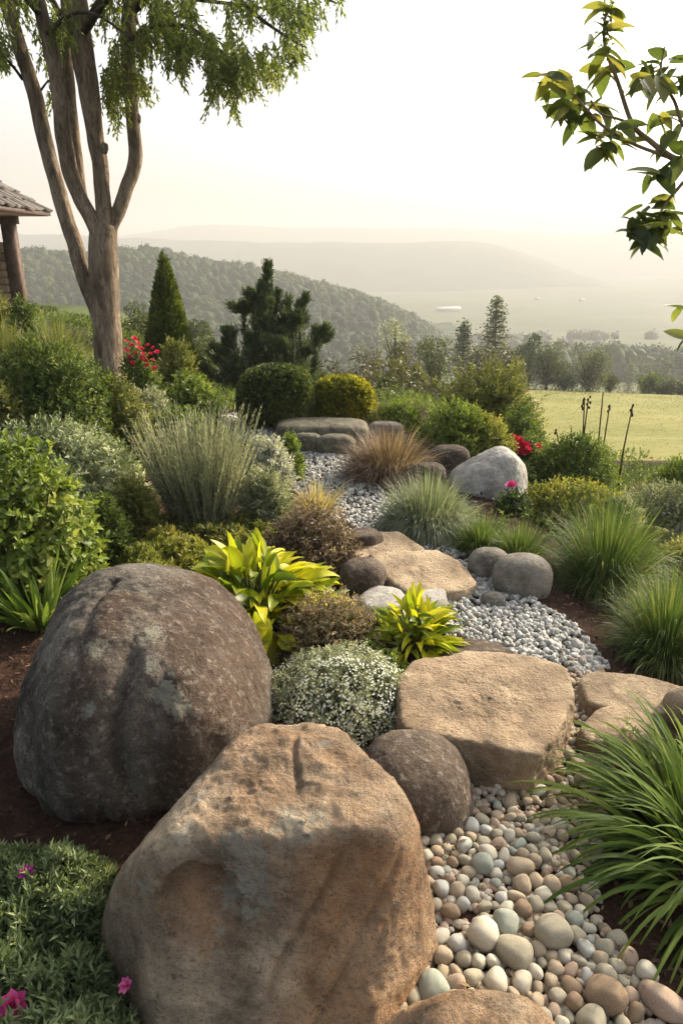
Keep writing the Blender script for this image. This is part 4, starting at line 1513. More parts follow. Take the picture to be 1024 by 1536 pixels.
shrub('silver_bush', 'silvery white leaved bush at the left edge of the far gravel', (366, 656, 440, 742), 'leaf_silver', (9, 4), 2.4)
shrub('green_bush', 'small fresh green bush right of the silvery bush at the gravel edge', (418, 652, 456, 726), 'leaf_bright', (7, 3.5), 2.4)
shrub('feathery_shrub', 'soft grey green feathery shrub right of the wispy silver clump', (362, 706, 438, 800), 'leaf_sage', (9, 2.6), 2.6, 8, 18, .5)
tuft('dry_grass', 'tan dry grass tuft at the left edge of the gravel above the reddish shrub', (430, 722, 514, 786), 'leaf_tan_grass', 420, 1.8, 1.2, .9, .5)
shrub('reddish_shrub', 'reddish brown small leaved shrub left of the stepping stones', (393, 762, 540, 884), 'leaf_red', (8, 4), 1.9, 6, 16, .8, .24, 3, inner=.5)
r_, inf = shrub('heather_shrub', 'pinkish brown heather like shrub between the two yellow leaved plants', (422, 893, 572, 1016), 'leaf_heather', (8, 3.5), 2.2, 6, 15, .8, .22, 3)

# chartreuse plants
def bigleaf(name, label, bb, mat, n, L, W, kd=.8, tilt=(.3, 1.2), droop=1.2, cat='plant', lance=True, low=0):
    rng = nrng()
    c, rx, ry, h = dome(*bb, kd=kd)
    s = mpp(c)
    root = empty(name, c)
    tag(root, label, cat)
    th = rng.uniform(0, 6.28, n)
    q = np.sqrt(rng.random(n))
    hz_ = h * (.2 + .6 * (1 - q ** 2)) * rng.uniform(.2, 1.1, n)
    b = np.stack([np.cos(th) * q * rx * .62, np.sin(th) * q * ry * .62, hz_], 1)
    tl = tilt[0] + (tilt[1] - tilt[0]) * q * rng.uniform(.6, 1.2, n)
    d = np.stack([np.cos(th) * np.sin(tl), np.sin(th) * np.sin(tl), np.cos(tl)], 1) + rng.normal(size=(n, 3)) * .38
    g = Geo()
    g_blades(g, b, d, L * s * rng.uniform(.6, 1.15, n), W * s * rng.uniform(.75, 1.15, n), droop * rng.uniform(.5, 1.5, n), 6, rng, fold=.22, lance=True, twist=.6)
    SX, SZ = fit([g], c, bb)
    b = b * np.array([SX, SX, SZ])
    link('foliage', g.mesh('foliage'), LM[mat], parent=root)
    g = Geo()
    for i in range(0, n, 2):
        b0 = np.array([math.cos(th[i]) * rx * .15 * q[i], math.sin(th[i]) * ry * .15 * q[i], -.01])
        g_tube(g, smooth_path(np.array([b0, (b0 + b[i]) * .5 + [0, 0, h * .08], b[i]]), 3), 1.6 * s, 4)
    link('stem', g.mesh('stem', True), M_GSTEM, parent=root)
    return root, (c, rx, ry, h, s, rng)


r_, inf = bigleaf('yellow_leaved_plant', 'large chartreuse plant with long pointed leaves behind the dark boulder', (258, 812, 516, 992), 'leaf_chartreuse', 300, 54, 18, tilt=(.2, 1.45), droop=1.5)
c, rx, ry, h, s, rng = inf
g = Geo()
n = 15
bb_ = np.array([at_y(u, v, c[1] - ry * 1.02) for u, v in zip(rng.uniform(365, 432, n), rng.uniform(905, 958, n))]) - c
g_leaves(g, bb_, np.array([[.2, -.6, -.5]]) + rng.normal(size=(n, 3)) * .45, np.array([[0, -.7, .7]]) + rng.normal(size=(n, 3)) * .25, 27 * s * rng.uniform(.7, 1.1, n), 21 * s, .1, .2, rng=rng, hexa=True)
lo_ = link('lower_leaves', g.mesh('lower_leaves'), LM['leaf_chartreuse'], parent=r_)
lo_['label'] = 'rounder light green leaves hanging low at the front'
bigleaf('yellow_leaved_plant', 'smaller chartreuse plant with upright strap leaves behind the large slab', (542, 886, 688, 1010), 'leaf_chartreuse', 150, 56, 12, tilt=(.05, 1.35), droop=1.3)
shrub('low_filler', 'small lime green leafy filler in front of the smaller chartreuse plant', (520, 968, 606, 1040), 'leaf_bright', (11, 6), 2.2, 6, 14, hexa=True)

r_, inf = shrub('white_flowered_mound', 'dense mound of tiny white flowers between the tan boulder and the large slab', (402, 974, 616, 1130), 'leaf_sage', (8, 3.8), 2.8, 7, 13, .8, .24, 3)
c, rx, ry, h, s, rng = inf
P, Nn, d = dome_pts(7500, rx, ry, h, rng, .24, 3, .16)
keep = fbm(P * 14, 3) + rng.normal(size=len(P)) * .35 > .0
P, Nn = P[keep], Nn[keep]
g = Geo()
for k in range(5):
    a = nrm(np.cross(Nn, [.2, .4, .9]))
    b2 = np.cross(Nn, a)
    t = k * 2 * math.pi / 5 + 0 * P[:, 0]
    dd = a * np.cos(t)[:, None] + b2 * np.sin(t)[:, None] + Nn * .25
    g_leaves(g, P + Nn * 2 * s, dd, Nn + rng.normal(size=P.shape) * .1, 1.9 * s, 1.35 * s, .05, 0, rng=rng)
tag(link('white_flowers', g.mesh('white_flowers'), WHITEP, parent=r_), kind='stuff')

# ------------------------------------------------------------------ back of the garden
def plume(g, path, rad0, n, leaf, rng, up=.6, m=7, sl=.1, ang=.5):
    """needle sprigs along a branch, plume narrowing to its tip"""
    pa = smooth_path(path, 8)
    k = len(pa)
    t = rng.random(n) ** .85
    f = t * (k - 1)
    i = np.minimum(f.astype(int), k - 2)
    P = pa[i] + (pa[i + 1] - pa[i]) * (f - i)[:, None]
    tan = nrm(pa[i + 1] - pa[i])
    rnd = nrm(rng.normal(size=(n, 3)))
    rnd = nrm(rnd - tan * np.sum(rnd * tan, 1, keepdims=True) * .9)
    rr_ = rad0 * .6 * (1.03 - t) ** .9
    P2 = P + rnd * (rr_ * rng.random(n) ** .6)[:, None]
    d = nrm(rnd * .6 + tan * 1.1 + np.array([0, 0, up * .4]) + rng.normal(size=(n, 3)) * .15)
    g_sprigs(g, P2, d, m, sl * rng.uniform(.6, 1.3, n) * (1.1 - .4 * t), leaf[0], leaf[1], ang, rng, .1, spread=.3)


def juniper():
    rng = nrng()
    c = at_y(392, 600, 10.2)
    c[2] = float(H(c[0], c[1]))
    s = mpp(c)
    root = empty('juniper', c)
    tag(root, 'dark spiky conifer with a ragged pointed top behind the clipped balls', 'conifer')
    g, gs = Geo(), Geo()
    base = np.array([0, 0, 0.])

    def tip(u, v, dy=0):
        return at_y(u, v, c[1] + dy) - c
    tips = [((402, 400), 0, 13, 420), ((392, 432), .1, 12, 260), ((378, 440), .15, 12, 240), ((416, 440), -.1, 12, 240), ((432, 452), -.1, 12, 260), ((458, 447), .1, 14, 320), ((448, 470), -.2, 12, 240), ((340, 498), -.2, 14, 280), ((322, 520), .1, 14, 260), ((487, 492), -.1, 11, 240),
            ((470, 518), .3, 14, 260), ((302, 552), -.2, 15, 260), ((352, 540), -.5, 17, 260), ((420, 515), -.45, 17, 300), ((385, 476), .4, 15, 260), ((450, 556), -.4, 17, 260), ((330, 586), -.4, 18, 260), ((410, 570), -.6, 18, 260), ((375, 508), -.3, 16, 300), ((300, 586), .2, 17, 220), ((475, 570), .2, 18, 220),
            ((362, 462), .2, 10, 180), ((440, 500), 0, 14, 240), ((405, 455), -.3, 14, 260), ((366, 560), -.5, 18, 240), ((432, 590), -.5, 18, 240)]
    for (uv, dy, r, n) in tips:
        e = tip(*uv, dy)
        mid = e * np.array([.80, .80, .42]) + rng.normal(size=3) * .03
        path = np.array([base + [0, 0, .05], mid * .5 + [0, 0, .02], mid, e * .86 + [0, 0, -.01], e])
        plume(g, path[1:], r * s, int(n * .55), (7 * s, 2.0 * s), rng, sl=14 * s, m=8)
        g_tube(gs, smooth_path(path, 4), np.linspace(4.5 * s, .7 * s, 17), 5)
        for j in range(3):
            f = rng.uniform(.35, .95)
            b = path[2] * (1 - f) + e * f
            o_ = nrm(rng.normal(size=3) * np.array([1, .8, .3]) + np.array([0, 0, .75]) + (e - mid) * .4)
            q_ = b + o_ * rng.uniform(14, 28) * s * (1.2 - .6 * f)
            plume(g, np.array([b, (b + q_) / 2 - [0, 0, .01], q_]), 4.5 * s, 40, (6.5 * s, 1.9 * s), rng, sl=13 * s, m=8)
    P, Nn, d = dome_pts(800, 86 * s, 60 * s, 36 * s, rng, .3, 2.5, .5)
    g_sprigs(g, P, nrm(Nn + [0, 0, .6]), 8, 20 * s, 9 * s, 2.6 * s, .6, rng)
    link('foliage', g.mesh('foliage'), LM['needle'], parent=root)
    link('stem', gs.mesh('stem', True), M_TRUNK2, parent=root)


juniper()


def cypress():
    rng = nrng()
    c = ground(256, 560)
    s = mpp(c)
    Ht = at_y(246, 380, c[1])[2] - c[2]
    Rb = 40 * s
    lean = at_y(245, 380, c[1])[0] - c[0]
    root = empty('cypress', c)
    tag(root, 'clipped dark green cone shaped cypress right of the tree trunk', 'conifer')
    n = 5200
    t = 1 - np.sqrt(rng.random(n) * .998)
    th = rng.uniform(0, 6.28, n)
    r = Rb * np.minimum(1, .2 + 3.2 * t + .5) * (1 - t) ** .82
    r = r * (1 + .09 * fbm(np.stack([np.cos(th) * 3, np.sin(th) * 3, t * 9], 1), 3) - .3 * rng.random(n) ** 3)
    P = np.stack([np.cos(th) * r + lean * t, np.sin(th) * r, t * Ht], 1)
    d = nrm(np.stack([np.cos(th) * .45, np.sin(th) * .45, np.full(n, 1.)], 1) + rng.normal(size=(n, 3)) * .16)
    g = Geo()
    sl = 15 * s
    g_sprigs(g, P - d * sl * .8, d, 6, sl, 8 * s, 3.0 * s, .45, rng, .05, spread=.3)
    link('foliage', g.mesh('foliage'), LM['leaf_cypress'], parent=root)
    g = Geo()
    g_tube(g, np.array([[0, 0, -.05], [lean * .4, 0, Ht * .5], [lean * .9, 0, Ht * .93]]), [.05, .035, .01], 6)
    link('trunk', g.mesh('trunk', True), M_TRUNK2, parent=root)


cypress()
shrub('twiggy_shrub', 'golden green twiggy shrub in front of the cone shaped cypress', (240, 512, 304, 600), 'leaf_olive', (8, 3), 1.9, 7, 22, .45, .2, 2.5, up=1.0)
for k, (bb, mt, lab) in enumerate((((362, 553, 472, 650), 'leaf_hedge', 'dark green clipped round bush, larger and left of the pair'), ((468, 569, 558, 644), 'leaf_hedge_gold', 'golden edged clipped round bush, smaller and right of the pair'))):
    rng = nrng()
    c, rx, ry, h = dome(*bb, kd=.9)
    s = mpp(c)
    root = empty('clipped_bush', c)
    tag(root, lab, 'bush', 'clipped round bushes')
    n = 5200
    z = rng.uniform(-.55, 1, n)
    th = rng.uniform(0, 6.28, n)
    r = np.sqrt(1 - z * z)
    d = np.stack([r * np.cos(th), r * np.sin(th), z], 1)
    pw = 2.7
    f = (np.sum(np.abs(d) ** pw, 1)) ** (-1 / pw) * (1 + .05 * fbm(d * 2.5 + k * 7, 3) - .2 * rng.random(n) ** 3)
    hc = h * .45
    P = d * f[:, None] * np.array([rx, ry, h - hc]) + np.array([0, 0, hc])
    P[:, 2] = np.maximum(P[:, 2], 0)
    g = Geo()
    dr = nrm(d + rng.normal(size=d.shape) * .35)
    g_sprigs(g, P - dr * 6 * s, dr, 6, 9 * s, 5.5 * s, 3.2 * s, .8, rng)
    link('foliage', g.mesh('foliage'), LM[mt], parent=root)
    stems(root, rx, ry, h, rng, 6, .012)

# ------------------------------------------------------------------ right of the path
tuft('fountain_grass', 'reddish brown fountain grass with feathery tips beside the far gravel', (514, 648, 648, 735), 'leaf_brown_grass', 3600, 1.2, 1.8, 1.0, .6, lk=.8)
tuft('blue_grass', 'rounded blue green mound of fine grass right of the far gravel', (570, 724, 706, 820), 'leaf_blue_grass', 5200, 1.5, 2.4, .95, .85, lk=.62)
tuft('grass_tuft', 'dark green grass tuft behind the two smooth boulders, left one', (672, 772, 764, 842), 'leaf_grass', 1500, 1.4, 1.1, .9, .5)
tuft('grass_tuft', 'dark green grass tuft arching over the egg shaped boulder', (728, 786, 820, 860), 'leaf_grass', 1600, 1.4, 1.2, .95, .5)
tuft('tall_grass', 'large dark green fountain grass behind the mulch patch on the right', (812, 758, 985, 915), 'leaf_grass', 3600, 1.5, 1.6, .85, .5, lk=.82)
tuft('tall_grass', 'large dark green fountain grass at the right edge above the tan paving stone', (896, 866, 1080, 1030), 'leaf_grass', 3600, 1.7, 1.6, .85, .5, lk=.85)
shrub('gold_green_shrub', 'low gold green shrub behind the dark grass right of the pale boulder', (772, 722, 935, 812), 'leaf_gold', (8, 4), 2.5)
r_, inf = shrub('dark_shrub', 'dark green shrub at the foot of the dry seed stalks', (786, 655, 920, 760), 'leaf_mid', (7, 3.5), 2.4)
r_, inf = shrub('light_green_shrub', 'fluffy light green shrub above the pale boulder, left half', (622, 604, 735, 702), 'leaf_bright', (7, 4), 2.6)
shrub('light_green_shrub', 'light yellow green shrub above the pale boulder, right and lower half', (675, 622, 765, 706), 'leaf_gold', (6, 3.4), 2.6)
shrub('olive_tree_shrub', 'tall dark olive bush with golden tips at the meadow edge', (655, 548, 800, 672), 'leaf_olive', (7, 3), 2.2, 7, 18, .6, .3, 2.6)
shrub('olive_tree_shrub', 'thin leafy olive shrub right of the tall bush, below its outer twigs', (735, 610, 815, 705), 'leaf_mid', (6, 3), 1.8, lump=.3)
shrub('round_green_bush', 'small round bright green bush right of the golden clipped bush', (568, 602, 634, 650), 'leaf_bright', (6, 3), 2.6)
shrub('round_green_bush', 'yellowish green low bush just behind the small round bush', (545, 612, 590, 648), 'leaf_gold', (6, 3), 2.6)
r_, inf = shrub('red_flower_bush', 'leafy little bush with red flowers behind the pale boulder', (758, 652, 812, 720), 'leaf_mid', (6, 3), 1.8)
surf_flowers(r_, inf, CRIM, [(771, 659), (780, 672), (787, 668), (775, 677), (768, 671), (783, 680), (779, 663), (791, 675)], 8)
surf_flowers(r_, inf, RED, [(806, 668), (808, 672)], 6)
r_, inf = shrub('pink_flower_plant', 'small dark leaved plant with one pink bloom at the foot of the pale boulder', (742, 735, 792, 775), 'leaf_dark', (8, 4), 2.0)
surf_flowers(r_, inf, PINK, [(766, 729)], 10, petals=7, layers=3)
shrub('slope_shrub', 'light green feathery shrub on the right slope below the meadow', (920, 728, 1060, 830), 'leaf_sage', (8, 3), 2.5)
shrub('slope_shrub', 'yellow green shrub at the right edge against the meadow', (965, 685, 1080, 775), 'leaf_bright', (7, 3.5), 2.5)
shrub('slope_shrub', 'small green shrub at the right edge between the two dark grasses', (955, 812, 1060, 900), 'leaf_gold', (8, 4), 2.4)
shrub('slope_shrub', 'grey green low shrub directly behind the upper dark fountain grass', (880, 745, 960, 830), 'leaf_sage', (7, 3), 2.4)
shrub('slope_shrub', 'dark little shrub between the light green fluffy shrub and the red flowers', (735, 690, 800, 735), 'leaf_dark', (6, 3), 2.2)

# ferny gold fronds
rng = nrng()
c = ground(945, 850)
s = mpp(c)
root = empty('fern', c)
tag(root, 'small fern with golden fronds beside the upper dark fountain grass', 'fern')
for k in range(7):
    a = rng.uniform(-.6, 3.7)
    e = np.array([math.cos(a) * .6, math.sin(a) * .25, 1.]) * 62 * s
    path = smooth_path(np.array([[0, 0, 0], e * .55 + [0, 0, .02], e * np.array([1, 1, .9]), e * np.array([1.25, 1.25, .92])]), 5)
    tt = np.linspace(.2, 1, 26)
    idx = tt * (len(path) - 1)
    i = np.minimum(idx.astype(int), len(path) - 2)
    P = path[i] + (path[i + 1] - path[i]) * (idx - i)[:, None]
    tan = nrm(path[i + 1] - path[i])
    sd = nrm(np.cross(tan, [0, -.6, .8]))
    g = Geo()
    for sg in (-1, 1):
        g_leaves(g, P, sd * sg + tan * .5, np.array([[0, -.5, .8]]) + 0 * P, 15 * s * (1.15 - tt), 4 * s, .1, .15, rnd=np.clip(.5 + rng.normal(size=26) * .2, 0, 1))
    g_tube(g, path, .8 * s, 4, .6)
    link('frond', g.mesh('frond'), LM['leaf_gold'], parent=root)

# dry seed stalks
rng = nrng()
c = ground(880, 745)
s = mpp(c)
root = empty('seed_stalk_plant', c)
tag(root, 'dry brown seed stalks standing up against the meadow', 'plant')
M_DRY = plainmat('dry_stalk', [(.035, .022, .012), (.08, .05, .026)], 40, .8, .3)
for k, (u0, u1, v1, nod) in enumerate(((872, 876, 600, 5), (868, 882, 598, 5), (893, 904, 588, 0), (898, 913, 612, 3), (926, 948, 610, 5), (852, 834, 648, 2), (905, 916, 690, 0))):
    b0 = at_y(u0, 740, c[1]) - c
    b0[2] = -.02
    e = at_y(u1, v1, c[1]) - c
    mid = (b0 + e) * .5 + np.array([(u1 - u0) * -.12 * s, 0, 0])
    path = smooth_path(np.array([b0, mid, e]), 6)
    g = Geo()
    g_tube(g, path, np.linspace(1.7 * s, .8 * s, len(path)), 5)
    st = link('stalk', g.mesh('stalk', True), M_DRY, parent=root)
    if nod:
        g = Geo()
        V, F = ICO[2]
        for j in range(nod):
            p_ = e + np.array([rng.normal() * 2.2, rng.normal() * 2.2, -j * 3.6 + 2]) * s
            g.add(p_ + V * (1 + .3 * pnoise(V * 2 + j))[:, None] * np.array([1.9, 1.9, 2.9]) * s * rng.uniform(.7, 1.15), F, .5)
        link('seed_head', g.mesh('seed_head', True), M_DRY, parent=st)

# arching strap leaved clump in front on the right
rng = nrng()
c = ground(1066, 1300)
s = mpp(c)
n = 460
th = rng.uniform(0, 6.28, n)
q = np.sqrt(rng.random(n))
b = np.stack([np.cos(th) * q * .15 + .0, np.sin(th) * q * .24 + .02, np.zeros(n) - .01], 1)
tl = .2 + .85 * q * rng.uniform(.5, 1.2, n)
d = np.stack([np.cos(th) * np.sin(tl) - .25, np.sin(th) * np.sin(tl) - .06, np.cos(tl)], 1) + rng.normal(size=(n, 3)) * .1
g = Geo()
g_blades(g, b, d, rng.uniform(.24, .48, n), rng.uniform(.010, .0175, n), rng.uniform(1.2, 2.7, n) * (.55 + q * .7), 10, rng, fold=.16)
n2 = 16
th = rng.uniform(0, 6.28, n2)
b = np.stack([np.cos(th) * .05, np.sin(th) * .10 + .05, np.zeros(n2)], 1)
d = np.stack([rng.normal(size=n2) * .16 - .08, rng.normal(size=n2) * .12, np.ones(n2)], 1)
g_blades(g, b, d, rng.uniform(.40, .58, n2), rng.uniform(.010, .016, n2), rng.uniform(.1, .5, n2), 9, rng, fold=.16)
o = link('strap_leaf_clump', g.mesh('strap_leaf_clump'), LM['leaf_strap'], c)
tag(o, 'big clump of glossy arching strap leaves at the right edge beside the pebbles', 'plant')

# filler cover among the shrubs
def cover(name, label, regions, mat, n, leaf, sl, hmax=.12, m=6):
    rng = nrng()
    q = []
    for (x0, y0, x1, y1, k) in regions:
        t = rng.uniform((x0, y0), (x1, y1), (int(n * k), 2))
        q.append(t)
    q = np.vstack(q)
    bad = np.zeros(len(q), bool)
    for pl in GRAVEL_POLYS + [PEBBLE_POLY, MULCH1, MULCH2, MULCH3, MULCH4, MULCH5, MULCH6]:
        bad |= in_poly(q[:, 0], q[:, 1], np.array(pl))
    pu, pv, _ = project(np.stack([q[:, 0], q[:, 1], H(q[:, 0], q[:, 1])], 1))
    q = q[~bad]
    nse = fbm(np.stack([q[:, 0], q[:, 1], 0 * q[:, 0]], 1) * 1.3, 3)
    q = q[nse > -.25]
    k = len(q)
    sc = np.maximum(1, q[:, 1] / 5.5)
    P = np.stack([q[:, 0], q[:, 1], H(q[:, 0], q[:, 1]) + rng.random(k) * hmax * sc * .6], 1)
    d = nrm(np.array([[0, 0, 1.]]) + rng.normal(size=(k, 3)) * .55)
    g = Geo()
    for a_, b_ in ((0, 1.4), (1.4, 2.2), (2.2, 9)):
        w = (sc >= a_) & (sc < b_) if a_ else (sc < b_)
        if w.sum():
            f = float(sc[w].mean())
            g_sprigs(g, P[w], d[w], m, sl * f, leaf[0] * f, leaf[1] * f, .8, rng)
    o = link(name, g.mesh(name), LM[mat])
    tag(o, label, 'ground cover', kind='stuff')


MULCH1 = poly_g([(-300, 930), (60, 930), (120, 1240), (200, 1250), (150, 1310), (-300, 1330)])
MULCH2 = poly_g([(790, 905), (830, 870), (905, 905), (1000, 1010), (1060, 1040), (900, 1010)])
MULCH5 = poly_g([(845, 985), (1075, 985), (1090, 1135), (845, 1130)])
MULCH6 = poly_g([(500, 780), (660, 780), (720, 900), (880, 960), (880, 1180), (590, 1180), (590, 980), (520, 900)])
MULCH3 = poly_g([(548, 700), (600, 660), (690, 640), (760, 740), (730, 790), (640, 740), (580, 760)])
MULCH4 = poly_g([(930, 1380), (1100, 1350), (1200, 1700), (1010, 1700)])
cover('undergrowth', 'mixed low green undergrowth between the shrubs on the banks', [(-5.2, .8, -.9, 9, 1.6), (.9, 1.6, 5.0, 9, 1.0), (-5, 8, 4.5, 13, .8)], 'leaf_mid', 7500, (.024, .011), .05, .12)

# thicket past the garden's far edge
rng = nrng()
g = Geo()
n = 420
xx = rng.uniform(-3.5, 5.5, n)
yy = rng.uniform(11, 28, n)
w = (xx < 2.6 + (yy - 10) * .1) & (xx > -1.2 - (yy - 11) * .08) & (fbm(np.stack([xx, yy, 0 * xx], 1) * .3, 2) > -.3)
xx, yy = xx[w], yy[w]
rad = rng.uniform(.35, .75, len(xx)) * (yy / 14) ** .5
crowns(g, np.stack([xx, yy, H(xx, yy) + rad * .3], 1), rad, rad * rng.uniform(.8, 1.3, len(xx)), 330, rad * .14, rng, core=.25)
o = link('thicket', g.mesh('thicket'), LM['leaf_thicket'])
tag(o, 'brownish green thicket below the far edge of the garden', 'thicket', kind='stuff')
# ------------------------------------------------------------------ the many stemmed tree on the left
def big_tree():
    rng = nrng()
    c = ground(168, 598)
    s = mpp(c)
    root = empty('multi_stemmed_tree', c)
    tag(root, 'tall multi stemmed tree with grey brown trunk and drooping leaves on the left', 'tree')
    g = Geo()

    def path(px, dy):
        k = len(px)
        P = np.array([np.append(at_y(u, v, c[1] + dy * i / (k - 1)) - c, r * s * (.98 if dy == 0 else .78)) for i, (u, v, r) in enumerate(px)])
        return P
    st = {
        'main': ([(170, 640, 30), (168, 590, 25), (164, 540, 21), (160, 480, 20), (157, 420, 20), (155, 370, 20), (158, 335, 17)], 0),
        'a': ([(158, 520, 13), (146, 470, 13), (128, 420, 13.5), (112, 365, 14), (99, 325, 13.5), (84, 270, 13), (70, 220, 13), (52, 140, 12.5), (30, 70, 12), (12, 5, 11), (-5, -80, 10), (-40, -220, 7)], .25),
        'b': ([(158, 390, 16), (146, 345, 14), (122, 300, 13), (105, 255, 13), (95, 205, 13), (89, 140, 12), (74, 65, 11), (58, 0, 10), (45, -90, 9), (10, -230, 6)], -.3),
        'c': ([(130, 310, 8), (122, 285, 9), (113, 210, 9.5), (107, 150, 9), (103, 100, 9), (100, 30, 8), (90, -90, 6)], .35),
        'd': ([(160, 350, 17), (157, 320, 14), (152, 265, 13.5), (143, 200, 14), (134, 140, 16), (124, 80, 18), (118, 20, 17), (112, -60, 13), (125, -200, 9)], -.15),
        'e': ([(160, 352, 15), (174, 325, 12), (189, 285, 11.5), (203, 240, 11.5), (199, 180, 11), (195, 120, 11.5), (191, 60, 12), (196, 0, 11), (206, -80, 10), (235, -230, 6)], .1),
    }
    paths = {}
    for k, (px, dy) in st.items():
        P = smooth_path(path(px, dy), 6)
        P[:, :3] += .008 * np.stack([fbm(P[:, :3] * 4 + i * 9, 2) for i in range(3)], 1)
        paths[k] = P
        g_tube(g, P[:, :3], P[:, 3], 18, .5, .17, len(k) + ord(k[0]))
    # knots and broken stubs
    V, F = ICO[3]
    for (u, v, r, dy) in ((207, 243, 5, .05), (206, 178, 5, .05), (157, 222, 5, -.12), (200, 25, 6, .1)):
        p_ = at_y(u, v, c[1] + dy) - c
        g.add(p_ + V * (1 + .2 * pnoise(V * 2 + u))[:, None] * r * s * np.array([1, 1, 1.5]), F, .5)
    link('trunk', g.mesh('trunk', True), M_TRUNK, parent=root)
    # limbs and twigs above
    gb = Geo()
    anchors = []

    def limb(px, dy0, dy1, r0, r1):
        k = len(px)
        P = np.array([at_y(u, v, c[1] + dy0 + (dy1 - dy0) * i / (k - 1)) - c for i, (u, v) in enumerate(px)])
        P = smooth_path(P, 5)
        g_tube(gb, P, np.linspace(r0, r1, len(P)) * s, 6)
        return P
    L = [limb([(196, 20), (260, -30), (330, -20), (400, 35), (455, 70)], .1, -.4, 5, 1), limb([(196, -20), (270, -80), (370, -70), (450, -20), (505, 5)], .1, .3, 6, 1.2),
         limb([(195, 60), (230, 40), (280, 40), (330, 75), (365, 120)], .1, -.6, 4, 1), limb([(130, 40), (180, -40), (260, -120), (380, -130), (470, -80)], -.1, -.8, 7, 1.5),
         limb([(190, 10), (230, -10), (300, 0), (380, 10), (430, 20)], .1, .6, 4, 1), limb([(60, 20), (20, -20), (-40, -10), (-90, 30)], -.3, -.5, 5, 1), limb([(35, 120), (20, 100), (-5, 75), (-40, 60)], .2, .1, 2.4, .8),
         limb([(124, 50), (160, 0), (180, -30), (230, -60)], -.15, -.9, 5, 1.5), limb([(100, 40), (60, -30), (20, -60), (-30, -80)], .3, .8, 5, 1.4), limb([(62, 135), (72, 122), (80, 118)], .1, .05, 1.6, .8),
         limb([(112, -60), (200, -180), (320, -230), (430, -190)], -.15, .4, 8, 2), limb([(10, -80), (-60, -160), (-120, -180)], .2, .3, 6, 2), limb([(70, 50), (110, 20), (150, 25), (200, 60)], -.3, -.5, 3, 1)]
    link('branch', gb.mesh('branch', True), M_TRUNK2, parent=root)
    # drooping leafy strands; where they hang follows the photograph's outline of the crown
    gl = Geo()

    def strands(poly, n, dy, ln, bottom):
        poly = np.array(poly, float)
        lo, hi = poly.min(0), poly.max(0)
        got = 0
        P, Ls = [], []
        while got < n:
            u, v = rng.uniform(lo, hi)
            if in_poly(np.array([u]), np.array([v]), poly)[0] and fbm(np.array([[u * .02, v * .012, dy]]), 3)[0] > bottom:
                P.append(at_y(u, v, c[1] + dy + rng.uniform(-.7, .7)) - c)
                got += 1
        P = np.array(P)
        k = len(P)
        d = nrm(np.stack([rng.normal(size=k) * .35 + .12, rng.normal(size=k) * .35, -np.ones(k)], 1))
        sl = ln * rng.uniform(.5, 1.3, k)
        g_blades(gl, P - d * sl[:, None] * .2, d, sl, 1.0 * s, .1, 3, rng)
        g_sprigs(gl, P - d * sl[:, None] * .2, d, 11, sl, 9 * s, 3.2 * s, .65, rng, .15, spread=.5)
    strands([(205, -30), (200, 40), (228, 75), (260, 105), (300, 120), (330, 110), (372, 125), (400, 85), (440, 60), (470, 30), (480, -30)], 330, 0, 32 * s, -.02)
    strands([(230, -40), (225, 30), (260, 70), (330, 80), (400, 50), (450, -10)], 160, .1, 34 * s, -.05)
    strands([(240, 60), (262, 95), (300, 130), (322, 150), (345, 125), (385, 130), (400, 100), (380, 60), (300, 50)], 210, -.1, 32 * s, -.15)
    strands([(205, 90), (165, 160), (150, 110), (160, 60), (215, 30), (235, 60)], 150, .3, 30 * s, -.2)
    strands([(150, 110), (165, 175), (185, 180), (200, 140), (238, 135), (228, 115), (205, 100)], 95, .4, 28 * s, -.4)
    strands([(-30, -40), (-30, 60), (20, 75), (60, 45), (110, 60), (150, 40), (210, 50), (215, -40)], 210, .1, 32 * s, -.05)
    strands([(50, 30), (60, 90), (80, 120), (95, 70), (120, 20)], 90, .45, 28 * s, -.3)
    strands([(-10, 60), (0, 95), (20, 70)], 25, .1, 26 * s, -.5)
    strands([(75, 120), (70, 150), (95, 150), (90, 120)], 22, .5, 26 * s, -.5)
    strands([(440, -20), (430, 40), (455, 85), (462, 45), (480, 20), (510, 10), (520, -20)], 60, .1, 24 * s, -.3)
    strands([(335, 130), (352, 165), (362, 130)], 14, -.1, 26 * s, -.6)
    strands([(385, 75), (400, 120), (425, 110), (455, 85), (440, 50)], 60, -.1, 26 * s, -.3)
    strands([(-140, -250), (-140, -40), (500, -40), (520, -200), (300, -290)], 650, 0, 45 * s, -.2)
    link('crown', gl.mesh('crown'), LM['leaf_crown'], parent=root)


big_tree()


